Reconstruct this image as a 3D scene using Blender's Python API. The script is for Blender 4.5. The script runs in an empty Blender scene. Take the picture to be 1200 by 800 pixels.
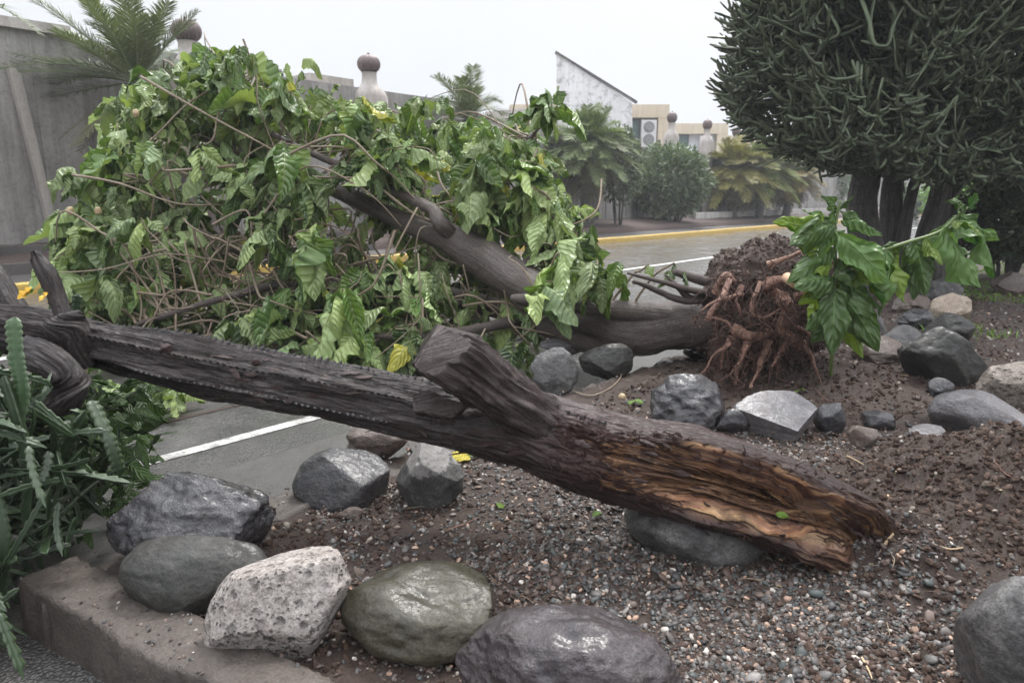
import bpy, math, random
import numpy as np
from mathutils import Vector

# ------------------------------------------------------------------ camera, sky, sun, exposure
R = math.radians
sc = bpy.context.scene
COL = sc.collection
H = 1.2                      # eye height
F = 800.0                    # focal length in photo pixels (24 mm on a 36 mm sensor)
TH = math.atan(168 / 800)    # camera pitched down
cam = bpy.data.cameras.new('camera'); camo = bpy.data.objects.new('camera', cam); COL.objects.link(camo)
cam.sensor_width = 36; cam.lens = 24; cam.clip_start = 0.05; cam.clip_end = 3000
camo.location = (0, 0, H); camo.rotation_euler = (math.pi / 2 - TH, 0, 0)
cam.dof.use_dof = True; cam.dof.focus_distance = 2.5; cam.dof.aperture_fstop = 5.6
sc.camera = camo
w = bpy.data.worlds.new('World'); sc.world = w; w.use_nodes = True
nt = w.node_tree; bg = nt.nodes['Background']
sky = nt.nodes.new('ShaderNodeTexSky'); sky.sky_type = 'NISHITA'; sky.sun_disc = False
sky.sun_elevation = R(58); sky.sun_rotation = R(20); sky.dust_density = 6; sky.air_density = 1.2
hs = nt.nodes.new('ShaderNodeHueSaturation'); hs.inputs['Saturation'].default_value = 0.35
mxw = nt.nodes.new('ShaderNodeMix'); mxw.data_type = 'RGBA'; mxw.inputs['Factor'].default_value = 0.86
nt.links.new(sky.outputs[0], hs.inputs['Color']); nt.links.new(hs.outputs[0], mxw.inputs[6])
tcw = nt.nodes.new('ShaderNodeTexCoord'); nzw = nt.nodes.new('ShaderNodeTexNoise'); nzw.inputs['Scale'].default_value = 1.3
nzw.inputs['Detail'].default_value = 4
crw = nt.nodes.new('ShaderNodeValToRGB')
crw.color_ramp.elements[0].position = 0.3; crw.color_ramp.elements[0].color = (0.80, 0.84, 0.90, 1)
crw.color_ramp.elements[1].position = 0.7; crw.color_ramp.elements[1].color = (0.92, 0.94, 0.97, 1)
vmw = nt.nodes.new('ShaderNodeVectorMath'); vmw.operation = 'SCALE'; vmw.inputs['Scale'].default_value = 9.6
nt.links.new(tcw.outputs['Generated'], nzw.inputs['Vector']); nt.links.new(nzw.outputs['Fac'], crw.inputs['Fac'])
nt.links.new(crw.outputs['Color'], vmw.inputs[0]); nt.links.new(vmw.outputs[0], mxw.inputs[7])
spw = nt.nodes.new('ShaderNodeSeparateXYZ'); mrw = nt.nodes.new('ShaderNodeValToRGB'); e_ = mrw.color_ramp.elements; e_.new(.5)
for el_, (p_, c_) in zip(e_, ((0., .235), (.27, .257), (1., 1.))): el_.position = p_; el_.color = (c_, c_, c_, 1)
vm2 = nt.nodes.new('ShaderNodeVectorMath'); vm2.operation = 'MULTIPLY'; vm3 = nt.nodes.new('ShaderNodeVectorMath'); vm3.operation = 'SCALE'; vm3.inputs['Scale'].default_value = 2.45
nt.links.new(tcw.outputs['Generated'], spw.inputs[0]); nt.links.new(spw.outputs[2], mrw.inputs[0]); nt.links.new(mxw.outputs[2], vm2.inputs[0]); nt.links.new(mrw.outputs[0], vm2.inputs[1])
nt.links.new(vm2.outputs[0], vm3.inputs[0]); nt.links.new(vm3.outputs[0], bg.inputs['Color']); bg.inputs['Strength'].default_value = 0.1
sl = bpy.data.lights.new('sun', 'SUN'); sl.energy = 1.5; sl.angle = R(12); sl.color = (1, 0.97, 0.93)
slo = bpy.data.objects.new('sun', sl); COL.objects.link(slo); slo.rotation_euler = (R(32), 0, R(-20 + 180)); slo.location = (0, 0, 20)
sc.view_settings.view_transform = 'Standard'; sc.view_settings.look = 'None'
sc.view_settings.gamma = 1; sc.view_settings.exposure = 0.88; sc.view_settings.use_curve_mapping = False

# ------------------------------------------------------------------ geometry of the view and the road
CT, ST = math.cos(TH), math.sin(TH)
AZ = R(41.4)
U = np.array([math.sin(AZ), math.cos(AZ), 0.]); VV = np.array([-math.cos(AZ), math.sin(AZ), 0.])
def ray(px, py):
    dx, dy = px - 600, py - 400
    return np.array([dx, F * CT - dy * ST, -F * ST - dy * CT])
def W(px, py, Y=None, z=None):
    d = ray(px, py)
    t = Y / d[1] if Y is not None else (z - H) / d[2]
    return d * t + np.array([0, 0, H])
def WPL(px, py, p):
    d = ray(px, py); t = p / float(d @ VV); return d * t + np.array([0, 0, H])
def RP(u, p, z=0.): 
    a = U * u + VV * p; return np.array([a[0], a[1], z])
def proj(V):
    V = np.asarray(V, float); y = V[..., 1]; z = V[..., 2] - H
    dep = y * CT - z * ST; up = y * ST + z * CT
    return 600 + F * V[..., 0] / dep, 400 - F * up / dep

# ------------------------------------------------------------------ numpy noise
def _hash(ix, iy, iz, seed):
    h = (ix.astype(np.int64) * 374761393 + iy.astype(np.int64) * 668265263 + iz.astype(np.int64) * 2147483647 + seed * 974711) & 0xffffffff
    h = ((h ^ (h >> 13)) * 1274126177) & 0xffffffff
    h = (h ^ (h >> 16)) & 0xffffff
    return h / float(0xffffff) * 2 - 1
def vnoise(P, seed=0):
    P = np.asarray(P, float); i = np.floor(P).astype(np.int64); f = P - i; f = f * f * f * (f * (f * 6 - 15) + 10)
    r = 0
    for a in (0, 1):
        wa = f[..., 0] if a else 1 - f[..., 0]
        for b in (0, 1):
            wb = f[..., 1] if b else 1 - f[..., 1]
            for c in (0, 1):
                wc = f[..., 2] if c else 1 - f[..., 2]
                r = r + wa * wb * wc * _hash(i[..., 0] + a, i[..., 1] + b, i[..., 2] + c, seed)
    return r
def fbm(P, oct=4, seed=0, gain=0.5, ridge=False):
    P = np.asarray(P, float); r = 0; a = 1; t = 0
    for k in range(oct):
        n = vnoise(P * (2.03 ** k) + 13.7 * k, seed + k)
        if ridge: n = 1 - 2 * np.abs(n)
        r = r + a * n; t += a; a *= gain
    return r / t
def sstep(a, b, x):
    t = np.clip((x - a) / (b - a), 0, 1); return t * t * (3 - 2 * t)
def rng(s): return np.random.default_rng(s)
def norm(v): return v / (np.linalg.norm(v, axis=-1, keepdims=True) + 1e-9)

# ------------------------------------------------------------------ objects
def tag(o, label=None, cat=None, group=None, kind=None):
    if label: o['label'] = label
    if cat: o['category'] = cat
    if group: o['group'] = group
    if kind: o['kind'] = kind
    return o
ROOTLOC = {}
def empty(name, loc, label, cat, group=None):
    o = bpy.data.objects.new(name, None); COL.objects.link(o); o.location = tuple(loc); o.empty_display_size = .1
    ROOTLOC[o.name] = np.array(loc, float); return tag(o, label, cat, group)
def mk(name, V, Fc, mat, parent=None, loc=None, col=None, uv=None, smooth=True):
    """one mesh from world-space vertices; Fc an (n,k) array or a list of such arrays"""
    V = np.asarray(V, float).reshape(-1, 3)
    if isinstance(Fc, np.ndarray): Fc = [Fc]
    Fc = [np.asarray(f, np.int64) for f in Fc if len(f)]
    base = ROOTLOC[parent.name] if parent is not None else np.zeros(3)
    own = np.zeros(3) if loc is None else np.asarray(loc, float)
    me = bpy.data.meshes.new(name)
    L = np.concatenate([f.ravel() for f in Fc]); cnt = np.concatenate([np.full(len(f), f.shape[1]) for f in Fc])
    st = np.concatenate([[0], np.cumsum(cnt)[:-1]])
    me.vertices.add(len(V)); me.vertices.foreach_set('co', (V - (own if loc is not None else base)).astype(np.float32).ravel())
    me.loops.add(len(L)); me.loops.foreach_set('vertex_index', L.astype(np.int32))
    me.polygons.add(len(cnt)); me.polygons.foreach_set('loop_start', st.astype(np.int32)); me.polygons.foreach_set('loop_total', cnt.astype(np.int32))
    me.polygons.foreach_set('use_smooth', np.full(len(cnt), smooth))
    if col is not None:
        a = me.color_attributes.new('Col', 'FLOAT_COLOR', 'POINT'); c = np.ones((len(V), 4), np.float32); c[:, :col.shape[1]] = col
        a.data.foreach_set('color', c.ravel())
    if uv is not None:
        l = me.uv_layers.new(name='UVMap'); l.data.foreach_set('uv', np.asarray(uv)[L].astype(np.float32).ravel())
    me.materials.append(mat); me.update(calc_edges=True); me.validate()
    o = bpy.data.objects.new(name, me); COL.objects.link(o)
    if loc is not None: o.location = tuple(own - base)
    if parent is not None: o.parent = parent
    ROOTLOC[o.name] = own if loc is not None else base
    return o
def copy_tree(o, parent=None):
    c = o.copy(); COL.objects.link(c); c.parent = parent
    for ch in list(o.children): copy_tree(ch, c)
    return c
class Acc:
    def __init__(s): s.V = []; s.Q = []; s.T = []; s.C = []; s.UV = []; s.n = 0
    def add(s, V, Q=None, T=None, C=None, UV=None):
        V = np.asarray(V, float).reshape(-1, 3); s.V.append(V)
        if Q is not None and len(Q): s.Q.append(np.asarray(Q) + s.n)
        if T is not None and len(T): s.T.append(np.asarray(T) + s.n)
        s.C.append(np.tile(np.ones(3), (len(V), 1)) if C is None else np.broadcast_to(np.asarray(C, float), (len(V), 3)))
        s.UV.append(np.zeros((len(V), 2)) if UV is None else UV); s.n += len(V); return s
    def box(s, c, size, ax=None, C=None):
        """box centred at c, size along axes ax (3x3 rows)"""
        ax = np.eye(3) if ax is None else np.asarray(ax, float)
        k = np.array([[x, y, z] for x in (-.5, .5) for y in (-.5, .5) for z in (-.5, .5)]) * np.asarray(size)
        q = [[0, 1, 3, 2], [4, 6, 7, 5], [0, 4, 5, 1], [2, 3, 7, 6], [0, 2, 6, 4], [1, 5, 7, 3]]
        return s.add(np.asarray(c) + k @ ax, Q=q, C=C)
    def prism(s, base, top):
        """closed solid between two matching rings"""
        n = len(base); V = np.vstack([base, top]); Q = [[i, (i + 1) % n, n + (i + 1) % n, n + i] for i in range(n)]
        s.add(V, Q=Q)
        o = s.n - 2 * n
        for ring, b in ((base, 0), (top, n)):
            c = np.mean(ring, 0); s.add(np.vstack([ring, c]), T=[[i, (i + 1) % n, n] for i in range(n)])
        return s
    def build(s, name, mat, parent=None, loc=None, smooth=True):
        F_ = []
        if s.Q: F_.append(np.vstack(s.Q))
        if s.T: F_.append(np.vstack(s.T))
        return mk(name, np.vstack(s.V), F_, mat, parent, loc, np.vstack(s.C), np.vstack(s.UV), smooth)
ROADAX = np.array([U, VV, [0, 0, 1.]])

# ------------------------------------------------------------------ sweeps
def catmull(P, n):
    P = np.asarray(P, float); m = len(P); t = np.linspace(0, m - 1, n); i = np.clip(t.astype(int), 0, m - 2); f = (t - i)[:, None]
    p0 = P[np.maximum(i - 1, 0)]; p1 = P[i]; p2 = P[i + 1]; p3 = P[np.minimum(i + 2, m - 1)]
    return .5 * ((2 * p1) + (-p0 + p2) * f + (2 * p0 - 5 * p1 + 4 * p2 - p3) * f ** 2 + (-p0 + 3 * p1 - 3 * p2 + p3) * f ** 3)
def frames(P, ref=(0, 0, 1)):
    T = norm(np.gradient(P, axis=-2)); ref = np.broadcast_to(np.asarray(ref, float), P.shape)
    S = norm(np.cross(T, ref)); N = np.cross(S, T); return T, S, N
def gridfaces(n, m, closed=True):
    i = np.arange(n - 1)[:, None]; j = np.arange(m if closed else m - 1)[None]; j2 = (j + 1) % m
    return np.stack([i * m + j, (i + 1) * m + j, (i + 1) * m + j2, i * m + j2], -1).reshape(-1, 4)
def sweep(P, r, m=24, ref=(0, 0, 1), disp=None, caps=True):
    """one tube; disp(s, th, P) gives a radial displacement; returns V, Q, UV"""
    n = len(P); T, S, N = frames(P, ref); th = np.linspace(0, 2 * np.pi, m, endpoint=False)
    d = np.cos(th)[None, :, None] * N[:, None] + np.sin(th)[None, :, None] * S[:, None]
    rr = np.asarray(r)[:, None] * np.ones((1, m)); L = np.concatenate([[0], np.cumsum(np.linalg.norm(np.diff(P, axis=0), axis=1))])
    if disp is not None: rr = rr + disp(L[:, None] * np.ones((1, m)), th[None] * np.ones((n, 1)), P[:, None] + d * rr[..., None])
    V = P[:, None] + d * rr[..., None]
    if caps:
        V = np.concatenate([np.repeat(P[None, :1], m, 1).reshape(1, m, 3), V, np.repeat(P[None, -1:], m, 1).reshape(1, m, 3)], 0); n += 2
        L = np.concatenate([[L[0] - .03], L, [L[-1] + .03]])
    uv = np.stack([L[:, None] * np.ones((1, m)), np.abs(th / np.pi - 1)[None] * np.ones((n, 1))], -1)
    return V.reshape(-1, 3), gridfaces(n, m), uv.reshape(-1, 2)
def sweep_many(P, r, prof=None, m=5, seed=0, roll=None):
    """P (n,k,3), r (n,k), prof (n,k,m) or None"""
    n, k, _ = P.shape; g = rng(seed)
    ov = norm(P[:, -1] - P[:, 0]); rd = norm(g.normal(size=(n, 3))); ref = norm(np.cross(ov, rd))
    T, S, N = frames(P, ref[:, None, :]); th = np.linspace(0, 2 * np.pi, m, endpoint=False)
    d = np.cos(th)[None, None, :, None] * N[:, :, None] + np.sin(th)[None, None, :, None] * S[:, :, None]
    rr = r[:, :, None] * (np.ones((1, 1, m)) if prof is None else prof)
    V = (P[:, :, None] + d * rr[..., None]).reshape(-1, 3)
    q = gridfaces(k, m)[None] + (np.arange(n) * k * m)[:, None, None]
    return V, q.reshape(-1, 4)
def ico(sub):
    t = (1 + 5 ** .5) / 2
    v = [(-1, t, 0), (1, t, 0), (-1, -t, 0), (1, -t, 0), (0, -1, t), (0, 1, t), (0, -1, -t), (0, 1, -t), (t, 0, -1), (t, 0, 1), (-t, 0, -1), (-t, 0, 1)]
    f = [(0, 11, 5), (0, 5, 1), (0, 1, 7), (0, 7, 10), (0, 10, 11), (1, 5, 9), (5, 11, 4), (11, 10, 2), (10, 7, 6), (7, 1, 8), (3, 9, 4), (3, 4, 2), (3, 2, 6), (3, 6, 8), (3, 8, 9), (4, 9, 5), (2, 4, 11), (6, 2, 10), (8, 6, 7), (9, 8, 1)]
    v = [Vector(x).normalized() for x in v]
    for _ in range(sub):
        c = {}; nf = []
        def mid(a, b):
            k = (min(a, b), max(a, b))
            if k not in c: v.append((v[a] + v[b]).normalized()); c[k] = len(v) - 1
            return c[k]
        for a, b, d in f:
            x, y, z = mid(a, b), mid(b, d), mid(d, a); nf += [(a, x, z), (b, y, x), (d, z, y), (x, y, z)]
        f = nf
    return np.array([tuple(x) for x in v]), np.array(f)
ICO = {k: ico(k) for k in (0, 1, 2, 3, 5)}

# ------------------------------------------------------------------ materials
class M:
    def __init__(s, name, rough=.6, spec=.5):
        s.m = bpy.data.materials.new(name); s.m.use_nodes = True; s.t = s.m.node_tree; s.b = s.t.nodes['Principled BSDF']
        s.b.inputs['Roughness'].default_value = rough; s.b.inputs['Specular IOR Level'].default_value = spec
        s._c = None
    def n(s, ty, **k):
        x = s.t.nodes.new('ShaderNode' + ty)
        for a, v in k.items(): setattr(x, a, v)
        return x
    def set(s, sock, v):
        if hasattr(v, 'is_output') or isinstance(v, bpy.types.NodeSocket): s.t.links.new(v, sock)
        else: sock.default_value = v
    def co(s, kind='Object', scale=None):
        if s._c is None: s._c = s.n('TexCoord')
        o = s._c.outputs[kind]
        if scale is not None:
            mp = s.n('Mapping'); mp.inputs['Scale'].default_value = scale; s.t.links.new(o, mp.inputs[0]); o = mp.outputs[0]
        return o
    def noise(s, sc_, det=6, rough=.6, vec=None, dist=0, kind='Fac'):
        x = s.n('TexNoise'); x.inputs['Scale'].default_value = sc_; x.inputs['Detail'].default_value = det; x.inputs['Roughness'].default_value = rough
        x.inputs['Distortion'].default_value = dist; s.t.links.new(vec or s.co(), x.inputs['Vector']); return x.outputs[kind]
    def vor(s, sc_, vec=None, feat='F1', out='Distance', rnd=1):
        x = s.n('TexVoronoi', feature=feat); x.inputs['Scale'].default_value = sc_; x.inputs['Randomness'].default_value = rnd
        s.t.links.new(vec or s.co(), x.inputs['Vector']); return x.outputs[out]
    def ramp(s, f, *st):
        x = s.n('ValToRGB'); e = x.color_ramp.elements
        while len(e) < len(st): e.new(.5)
        for el, (p, c) in zip(e, st):
            el.position = p; el.color = (c, c, c, 1) if isinstance(c, (int, float)) else tuple(c) + (1,)
        s.t.links.new(f, x.inputs[0]); return x.outputs[0]
    def mix(s, f, a, b, bt='MIX'):
        x = s.n('Mix', data_type='RGBA', blend_type=bt); s.set(x.inputs[0], f)
        for q, v in ((6, a), (7, b)): s.set(x.inputs[q], tuple(v) + (1,) if isinstance(v, tuple) else v)
        return x.outputs[2]
    def math(s, op, a, b=0., c=0.):
        x = s.n('Math', operation=op)
        for i, v in enumerate((a, b, c)): s.set(x.inputs[i], v)
        return x.outputs[0]
    def attr(s, name='Col'):
        x = s.n('Attribute', attribute_name=name); return x.outputs['Color']
    def sep(s, v):
        x = s.n('SeparateXYZ'); s.t.links.new(v, x.inputs[0]); return x.outputs
    def color(s, v): s.set(s.b.inputs['Base Color'], tuple(v) + (1,) if isinstance(v, tuple) else v); return s
    def rough(s, v): s.set(s.b.inputs['Roughness'], v); return s
    def wet(s, weight, rough=.1):
        s.set(s.b.inputs['Coat Weight'], weight); s.b.inputs['Coat Roughness'].default_value = rough; s.b.inputs['Coat IOR'].default_value = 1.4
        x = s.n('Bump'); x.inputs['Strength'].default_value = .5; x.inputs['Distance'].default_value = .012; s.t.links.new(s.noise(22, 4, .6), x.inputs['Height']); s.t.links.new(x.outputs[0], s.b.inputs['Coat Normal']); return s
    def bump(s, h, st=.5, dist=.01, prev=None):
        x = s.n('Bump'); x.inputs['Strength'].default_value = st; x.inputs['Distance'].default_value = dist; s.t.links.new(h, x.inputs['Height'])
        if prev is not None: s.t.links.new(prev, x.inputs['Normal'])
        s.t.links.new(x.outputs[0], s.b.inputs['Normal']); return x.outputs[0]

def rock_mat(name, a, b, c=None, rough=(.35, .7), sc_=1., pits=0, bump=.5, grain=.6):
    m = M(name, spec=.5 if rough[0] < .2 else .22); n1 = m.noise(5 * sc_, 8, .65, dist=.4); n2 = m.noise(30 * sc_, 6, .7); n3 = m.noise(140, 3, .7)
    col = m.mix(m.ramp(n1, (.35, 0.), (.65, 1.)), a, b)
    if c: col = m.mix(m.ramp(m.noise(11 * sc_, 8, .7), (.5, 0.), (.68, 1.)), col, c)
    col = m.mix(grain, col, m.ramp(n3, (.34, (.25, .25, .25)), (.62, (1.3, 1.3, 1.3))), 'MULTIPLY')
    col = m.mix(m.ramp(n2, (.3, .5), (.6, 0.)), col, tuple(x * .45 for x in a))
    nb = m.bump(n1, .8 * bump, .04); nb = m.bump(n2, 1. * bump, .014, nb); nb = m.bump(n3, .8 * bump, .004, nb)
    if pits:
        wv = m.mix(.018, m.co(), m.noise(25, 3, .6, kind='Color'), 'ADD')
        v = m.vor(pits, wv); v2 = m.vor(pits * 2.3, wv)
        pm = m.ramp(m.noise(9, 3, .6), (.35, .25), (.6, 1.))
        h = m.math('MULTIPLY', m.ramp(v, (.16, 1.), (.42, 0.)), pm); h2 = m.math('MULTIPLY', m.ramp(v2, (.15, 1.), (.35, 0.)), m.ramp(m.noise(14, 3, .6), (.45, 0.), (.6, 1.)))
        h = m.math('MAXIMUM', h, h2)
        nb = m.bump(m.math('MULTIPLY', h, -1.), 1., .012, nb); col = m.mix(m.math('MULTIPLY', h, .9), col, tuple(x * .25 for x in a))
    if rough[0] < .2: m.wet(m.ramp(m.noise(6, 4, .6), (.38, .62), (.6, .15)), .18)
    elif rough[0] < .45: m.wet(m.ramp(m.noise(5, 4, .6), (.42, .4), (.6, .0)), .2)
    m.color(col); m.rough(m.ramp(m.noise(8, 5, .6), (.35, rough[0]), (.65, rough[1])))
    return m.m
MR = {
 'wetblack': rock_mat('wet_black_rock', (.030, .029, .033), (.085, .078, .082), (.05, .042, .04), (.08, .32), bump=.9),
 'dark': rock_mat('dark_grey_rock', (.038, .037, .034), (.075, .071, .065), (.04, .036, .033), (.4, .7), grain=.45),
 'pumice': rock_mat('pale_pitted_rock', (.36, .32, .29), (.50, .45, .42), (.25, .21, .19), (.6, .85), pits=36, bump=.8),
 'olive': rock_mat('olive_smooth_rock', (.038, .034, .024), (.085, .076, .055), (.055, .048, .034), (.24, .5), sc_=.8, bump=.35),
 'purple': rock_mat('wet_purple_rock', (.034, .025, .028), (.10, .082, .086), (.05, .036, .034), (.08, .32), sc_=1.2, bump=.8),
 'grey': rock_mat('grey_rock', (.065, .062, .062), (.17, .162, .158), (.22, .21, .20), (.4, .75), bump=.7),
 'brown': rock_mat('brown_rock', (.10, .075, .062), (.19, .15, .13), (.14, .12, .11), (.35, .7), bump=.6),
 'slab': rock_mat('blue_grey_slab', (.12, .115, .118), (.25, .235, .24), (.14, .12, .11), (.28, .6), bump=.6),
 'palerough': rock_mat('pale_coral_rock', (.26, .22, .19), (.42, .37, .33), (.17, .14, .12), (.6, .85), pits=26, bump=1.),
 'cream': rock_mat('cream_rock', (.33, .26, .20), (.46, .39, .32), (.28, .23, .19), (.5, .8), bump=.7),
}
def cap_mat():
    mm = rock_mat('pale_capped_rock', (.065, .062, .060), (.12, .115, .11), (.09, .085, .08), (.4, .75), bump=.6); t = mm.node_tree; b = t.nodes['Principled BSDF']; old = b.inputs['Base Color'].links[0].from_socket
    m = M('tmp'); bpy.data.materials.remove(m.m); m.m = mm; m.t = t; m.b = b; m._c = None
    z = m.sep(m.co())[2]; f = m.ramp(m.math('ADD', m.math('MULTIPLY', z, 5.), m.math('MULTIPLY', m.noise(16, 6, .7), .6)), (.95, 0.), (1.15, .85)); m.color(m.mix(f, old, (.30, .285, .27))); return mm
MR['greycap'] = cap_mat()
def soil_mat():
    m = M('wet_brown_soil', spec=.3); n1 = m.noise(2.2, 6, .6); n2 = m.noise(18, 8, .75); n3 = m.noise(90, 5, .8)
    col = m.mix(m.ramp(n1, (.35, 0.), (.65, 1.)), (.050, .032, .025), (.105, .072, .056))
    col = m.mix(m.ramp(n2, (.4, 0.), (.7, .7)), col, (.11, .088, .078)); col = m.mix(m.ramp(n3, (.3, .6), (.6, 0.)), col, (.025, .017, .014))
    nb = m.bump(n2, .8, .03); nb = m.bump(n3, .9, .01, nb)
    m.color(col).rough(m.ramp(m.noise(6, 5, .7), (.35, .38), (.65, .8))); return m.m
def attr_mat(name, rough=.55, spec=.4, nsc=60, var=.35, b=.4):
    m = M(name, rough, spec); n = m.noise(nsc, 4, .7)
    m.color(m.mix(var, m.attr(), m.ramp(n, (.25, (.3, .3, .3)), (.75, (1.3, 1.3, 1.3))), 'MULTIPLY')); m.bump(n, b, .003); return m.m
M_soil = soil_mat(); M_gravel = attr_mat('pebble_stone', .4, .35, 150); M_crumb = attr_mat('soil_crumb', .8, .12, 200)
def asphalt():
    m = M('wet_asphalt', spec=.5); v = m.vor(95); n = m.noise(3.2, 6, .65, dist=.4); n2 = m.noise(.45, 4, .6); n3 = m.noise(160, 3, .8)
    col = m.mix(m.ramp(n, (.35, 0.), (.65, 1.)), (.060, .058, .057), (.12, .115, .112))
    col = m.mix(m.ramp(n2, (.4, 0.), (.6, .6)), col, (.105, .098, .092))
    col = m.mix(.7, col, m.ramp(n3, (.35, (.45, .45, .45)), (.7, (1.5, 1.5, 1.5))), 'MULTIPLY')
    col = m.mix(.6, col, m.ramp(v, (.1, (1.9, 1.85, 1.8)), (.5, (.55, .55, .55))), 'MULTIPLY'); m.color(col).rough(m.ramp(m.noise(1.3, 6, .65, dist=.6), (.38, .10), (.62, .36)))
    m.wet(m.ramp(m.noise(1.1, 5, .6, dist=.8), (.42, .9), (.58, .2)), .1); nb = m.bump(v, .7, .01); m.bump(n3, .5, .005, nb); return m.m
def paint(name, c, under=(.09, .085, .08), wear=.55, sc_=9):
    m = M(name, .45); n = m.noise(sc_, 8, .75); n2 = m.noise(70, 4, .8)
    f = m.math('MULTIPLY', m.ramp(n, (wear - .12, 1.), (wear + .1, 0.)), m.ramp(n2, (.42, .4), (.55, 1.)))
    m.color(m.mix(f, under, m.mix(.5, c, m.ramp(m.noise(4, 5, .7), (.3, (.6, .58, .55)), (.6, (1., 1., 1.))), 'MULTIPLY'))); m.bump(n2, .4, .003); return m.m
def concrete(name, a, b, c, sc_=1., streak=True, rough=.7, alg=None):
    m = M(name, rough); n = m.noise(1.4 * sc_, 8, .7, dist=.3); n2 = m.noise(14 * sc_, 6, .7)
    col = m.mix(m.ramp(n, (.35, 0.), (.65, 1.)), a, b)
    if streak:
        st = m.noise(1., 8, .7, vec=m.co('Object', (3.2, 3.2, .22))); col = m.mix(m.ramp(st, (.42, 0.), (.68, .75)), col, c)
    col = m.mix(m.ramp(n2, (.3, .45), (.5, 0.)), col, c)
    if alg: col = m.mix(m.ramp(m.noise(2.4, 8, .8), (.5, 0.), (.62, .85)), col, alg)
    m.color(col); n7 = m.noise(110, 4, .75); col = m.mix(.5, col, m.ramp(n7, (.35, (.5, .5, .5)), (.66, (1.4, 1.4, 1.4))), 'MULTIPLY'); m.color(col); nb = m.bump(n2, .6, .015); m.bump(n7, .6, .005, nb); return m.m
M_asph = asphalt(); M_gut = concrete('gritty_gutter', (.060, .056, .053), (.10, .094, .088), (.032, .028, .025), 5., False, .35); M_white = paint('worn_white_paint', (.78, .77, .73)); M_lane = paint('white_lane_paint', (.8, .8, .78), wear=.75); M_yel = paint('worn_yellow_paint', (.72, .47, .08), (.2, .17, .14), .66, 5)
M_wall = concrete('stained_grey_wall', (.29, .272, .257), (.42, .40, .38), (.12, .11, .10))
M_kerb = concrete('old_concrete', (.048, .038, .032), (.115, .094, .080), (.028, .021, .017), 3., False, .45)
M_path = concrete('wet_pavement', (.075, .068, .064), (.115, .105, .10), (.045, .04, .037), 1., False, .4)
M_cap = concrete('pale_fascia', (.48, .44, .40), (.60, .56, .52), (.3, .27, .24), 1.)
M_stain = concrete('mouldy_white_render', (.84, .84, .85), (.90, .90, .91), (.66, .65, .64), 1.2, True, .7, (.30, .29, .28))
M_cream = concrete('cream_render', (.66, .56, .41), (.74, .64, .50), (.5, .41, .3), .6)
M_wr = concrete('white_render', (.70, .72, .75), (.78, .80, .82), (.6, .6, .62), .6)
M_low = concrete('whitewashed_low_wall', (.42, .40, .385), (.56, .54, .52), (.25, .23, .21), 1.2)
def simple(name, c, rough=.5, metal=0., var=.3, sc_=20):
    m = M(name, rough); n = m.noise(sc_, 5, .7); m.color(m.mix(var, c, m.ramp(n, (.3, (.45, .45, .45)), (.7, (1.2, 1.2, 1.2))), 'MULTIPLY')); m.bump(n, .2, .003)
    m.b.inputs['Metallic'].default_value = metal; return m.m
M_turb = simple('dull_brown_metal', (.16, .12, .115), .45, .3); M_glass = simple('green_tinted_glass', (.07, .14, .13), .08, 0, .1, 2)
M_acw = simple('white_appliance', (.68, .68, .66), .4, 0, .1); M_grey = simple('dark_grille', (.12, .13, .13), .5); M_blue = simple('faded_blue_paint', (.10, .22, .50), .4)
M_pole = simple('pale_blue_post', (.42, .53, .62), .4); M_orange = simple('orange_plastic', (.9, .42, .04), .4, 0, .1); M_dirtmulch = simple('reddish_mulch', (.075, .05, .042), .85, 0, .8, 14)
def leaf_mat(name, top, under, dark, vein, nv=9., rough=.32, gloss=.45, trans=.2, useuv=True, lb=.7):
    m = M(name, rough, gloss); n = m.noise(6, 4, .6)
    base = m.mix(m.ramp(n, (.3, 0.), (.7, 1.)), dark, top); g = m.n('NewGeometry')
    base = m.mix(g.outputs['Backfacing'], base, under); base = m.mix(1., base, m.attr(), 'MULTIPLY')
    if useuv:
        uv = m.sep(m.co('UV')); av = m.math('ABSOLUTE', m.math('SUBTRACT', uv[1], .5)); av = m.math('MULTIPLY', av, 2.)
        t = m.math('FRACT', m.math('SUBTRACT', m.math('MULTIPLY', uv[0], nv), m.math('MULTIPLY', m.math('POWER', av, 1.3), 2.0)))
        d = m.math('ABSOLUTE', m.math('SUBTRACT', t, .5))                  # .5 at the vein
        ln = m.math('MULTIPLY', m.ramp(d, (.44, 0.), (.49, 1.)), m.ramp(av, (.75, 1.), (.98, 0.))); mid = m.ramp(av, (.03, 1.), (.075, 0.))
        vn = m.math('MAXIMUM', mid, m.math('MULTIPLY', ln, .5)); base = m.mix(m.math('MULTIPLY', vn, .6), base, vein)
        h = m.math('SUBTRACT', m.math('MULTIPLY', m.math('POWER', m.math('MULTIPLY', d, 2.), 2.), -1.), m.math('MULTIPLY', mid, .8))
        nb = m.bump(h, lb, .012); m.bump(m.noise(45, 3, .6), .25, .004, nb)
    m.color(base); tr = m.n('BsdfTranslucent'); m.t.links.new(m.mix(1., base, (1.5, 1.6, .7), 'MULTIPLY'), tr.inputs[0])
    ms = m.n('MixShader'); ms.inputs[0].default_value = trans; out = m.t.nodes['Material Output']
    m.t.links.new(m.b.outputs[0], ms.inputs[1]); m.t.links.new(tr.outputs[0], ms.inputs[2]); m.t.links.new(ms.outputs[0], out.inputs[0]); return m.m
M_leaf = leaf_mat('broad_leaf', (.125, .195, .052), (.24, .31, .13), (.050, .098, .026), (.38, .44, .20), rough=.33)
M_dleaf = leaf_mat('glossy_sapling_leaf', (.040, .095, .020), (.08, .14, .04), (.016, .048, .010), (.12, .21, .06), 7, .4, .4, .22, lb=.6)
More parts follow.
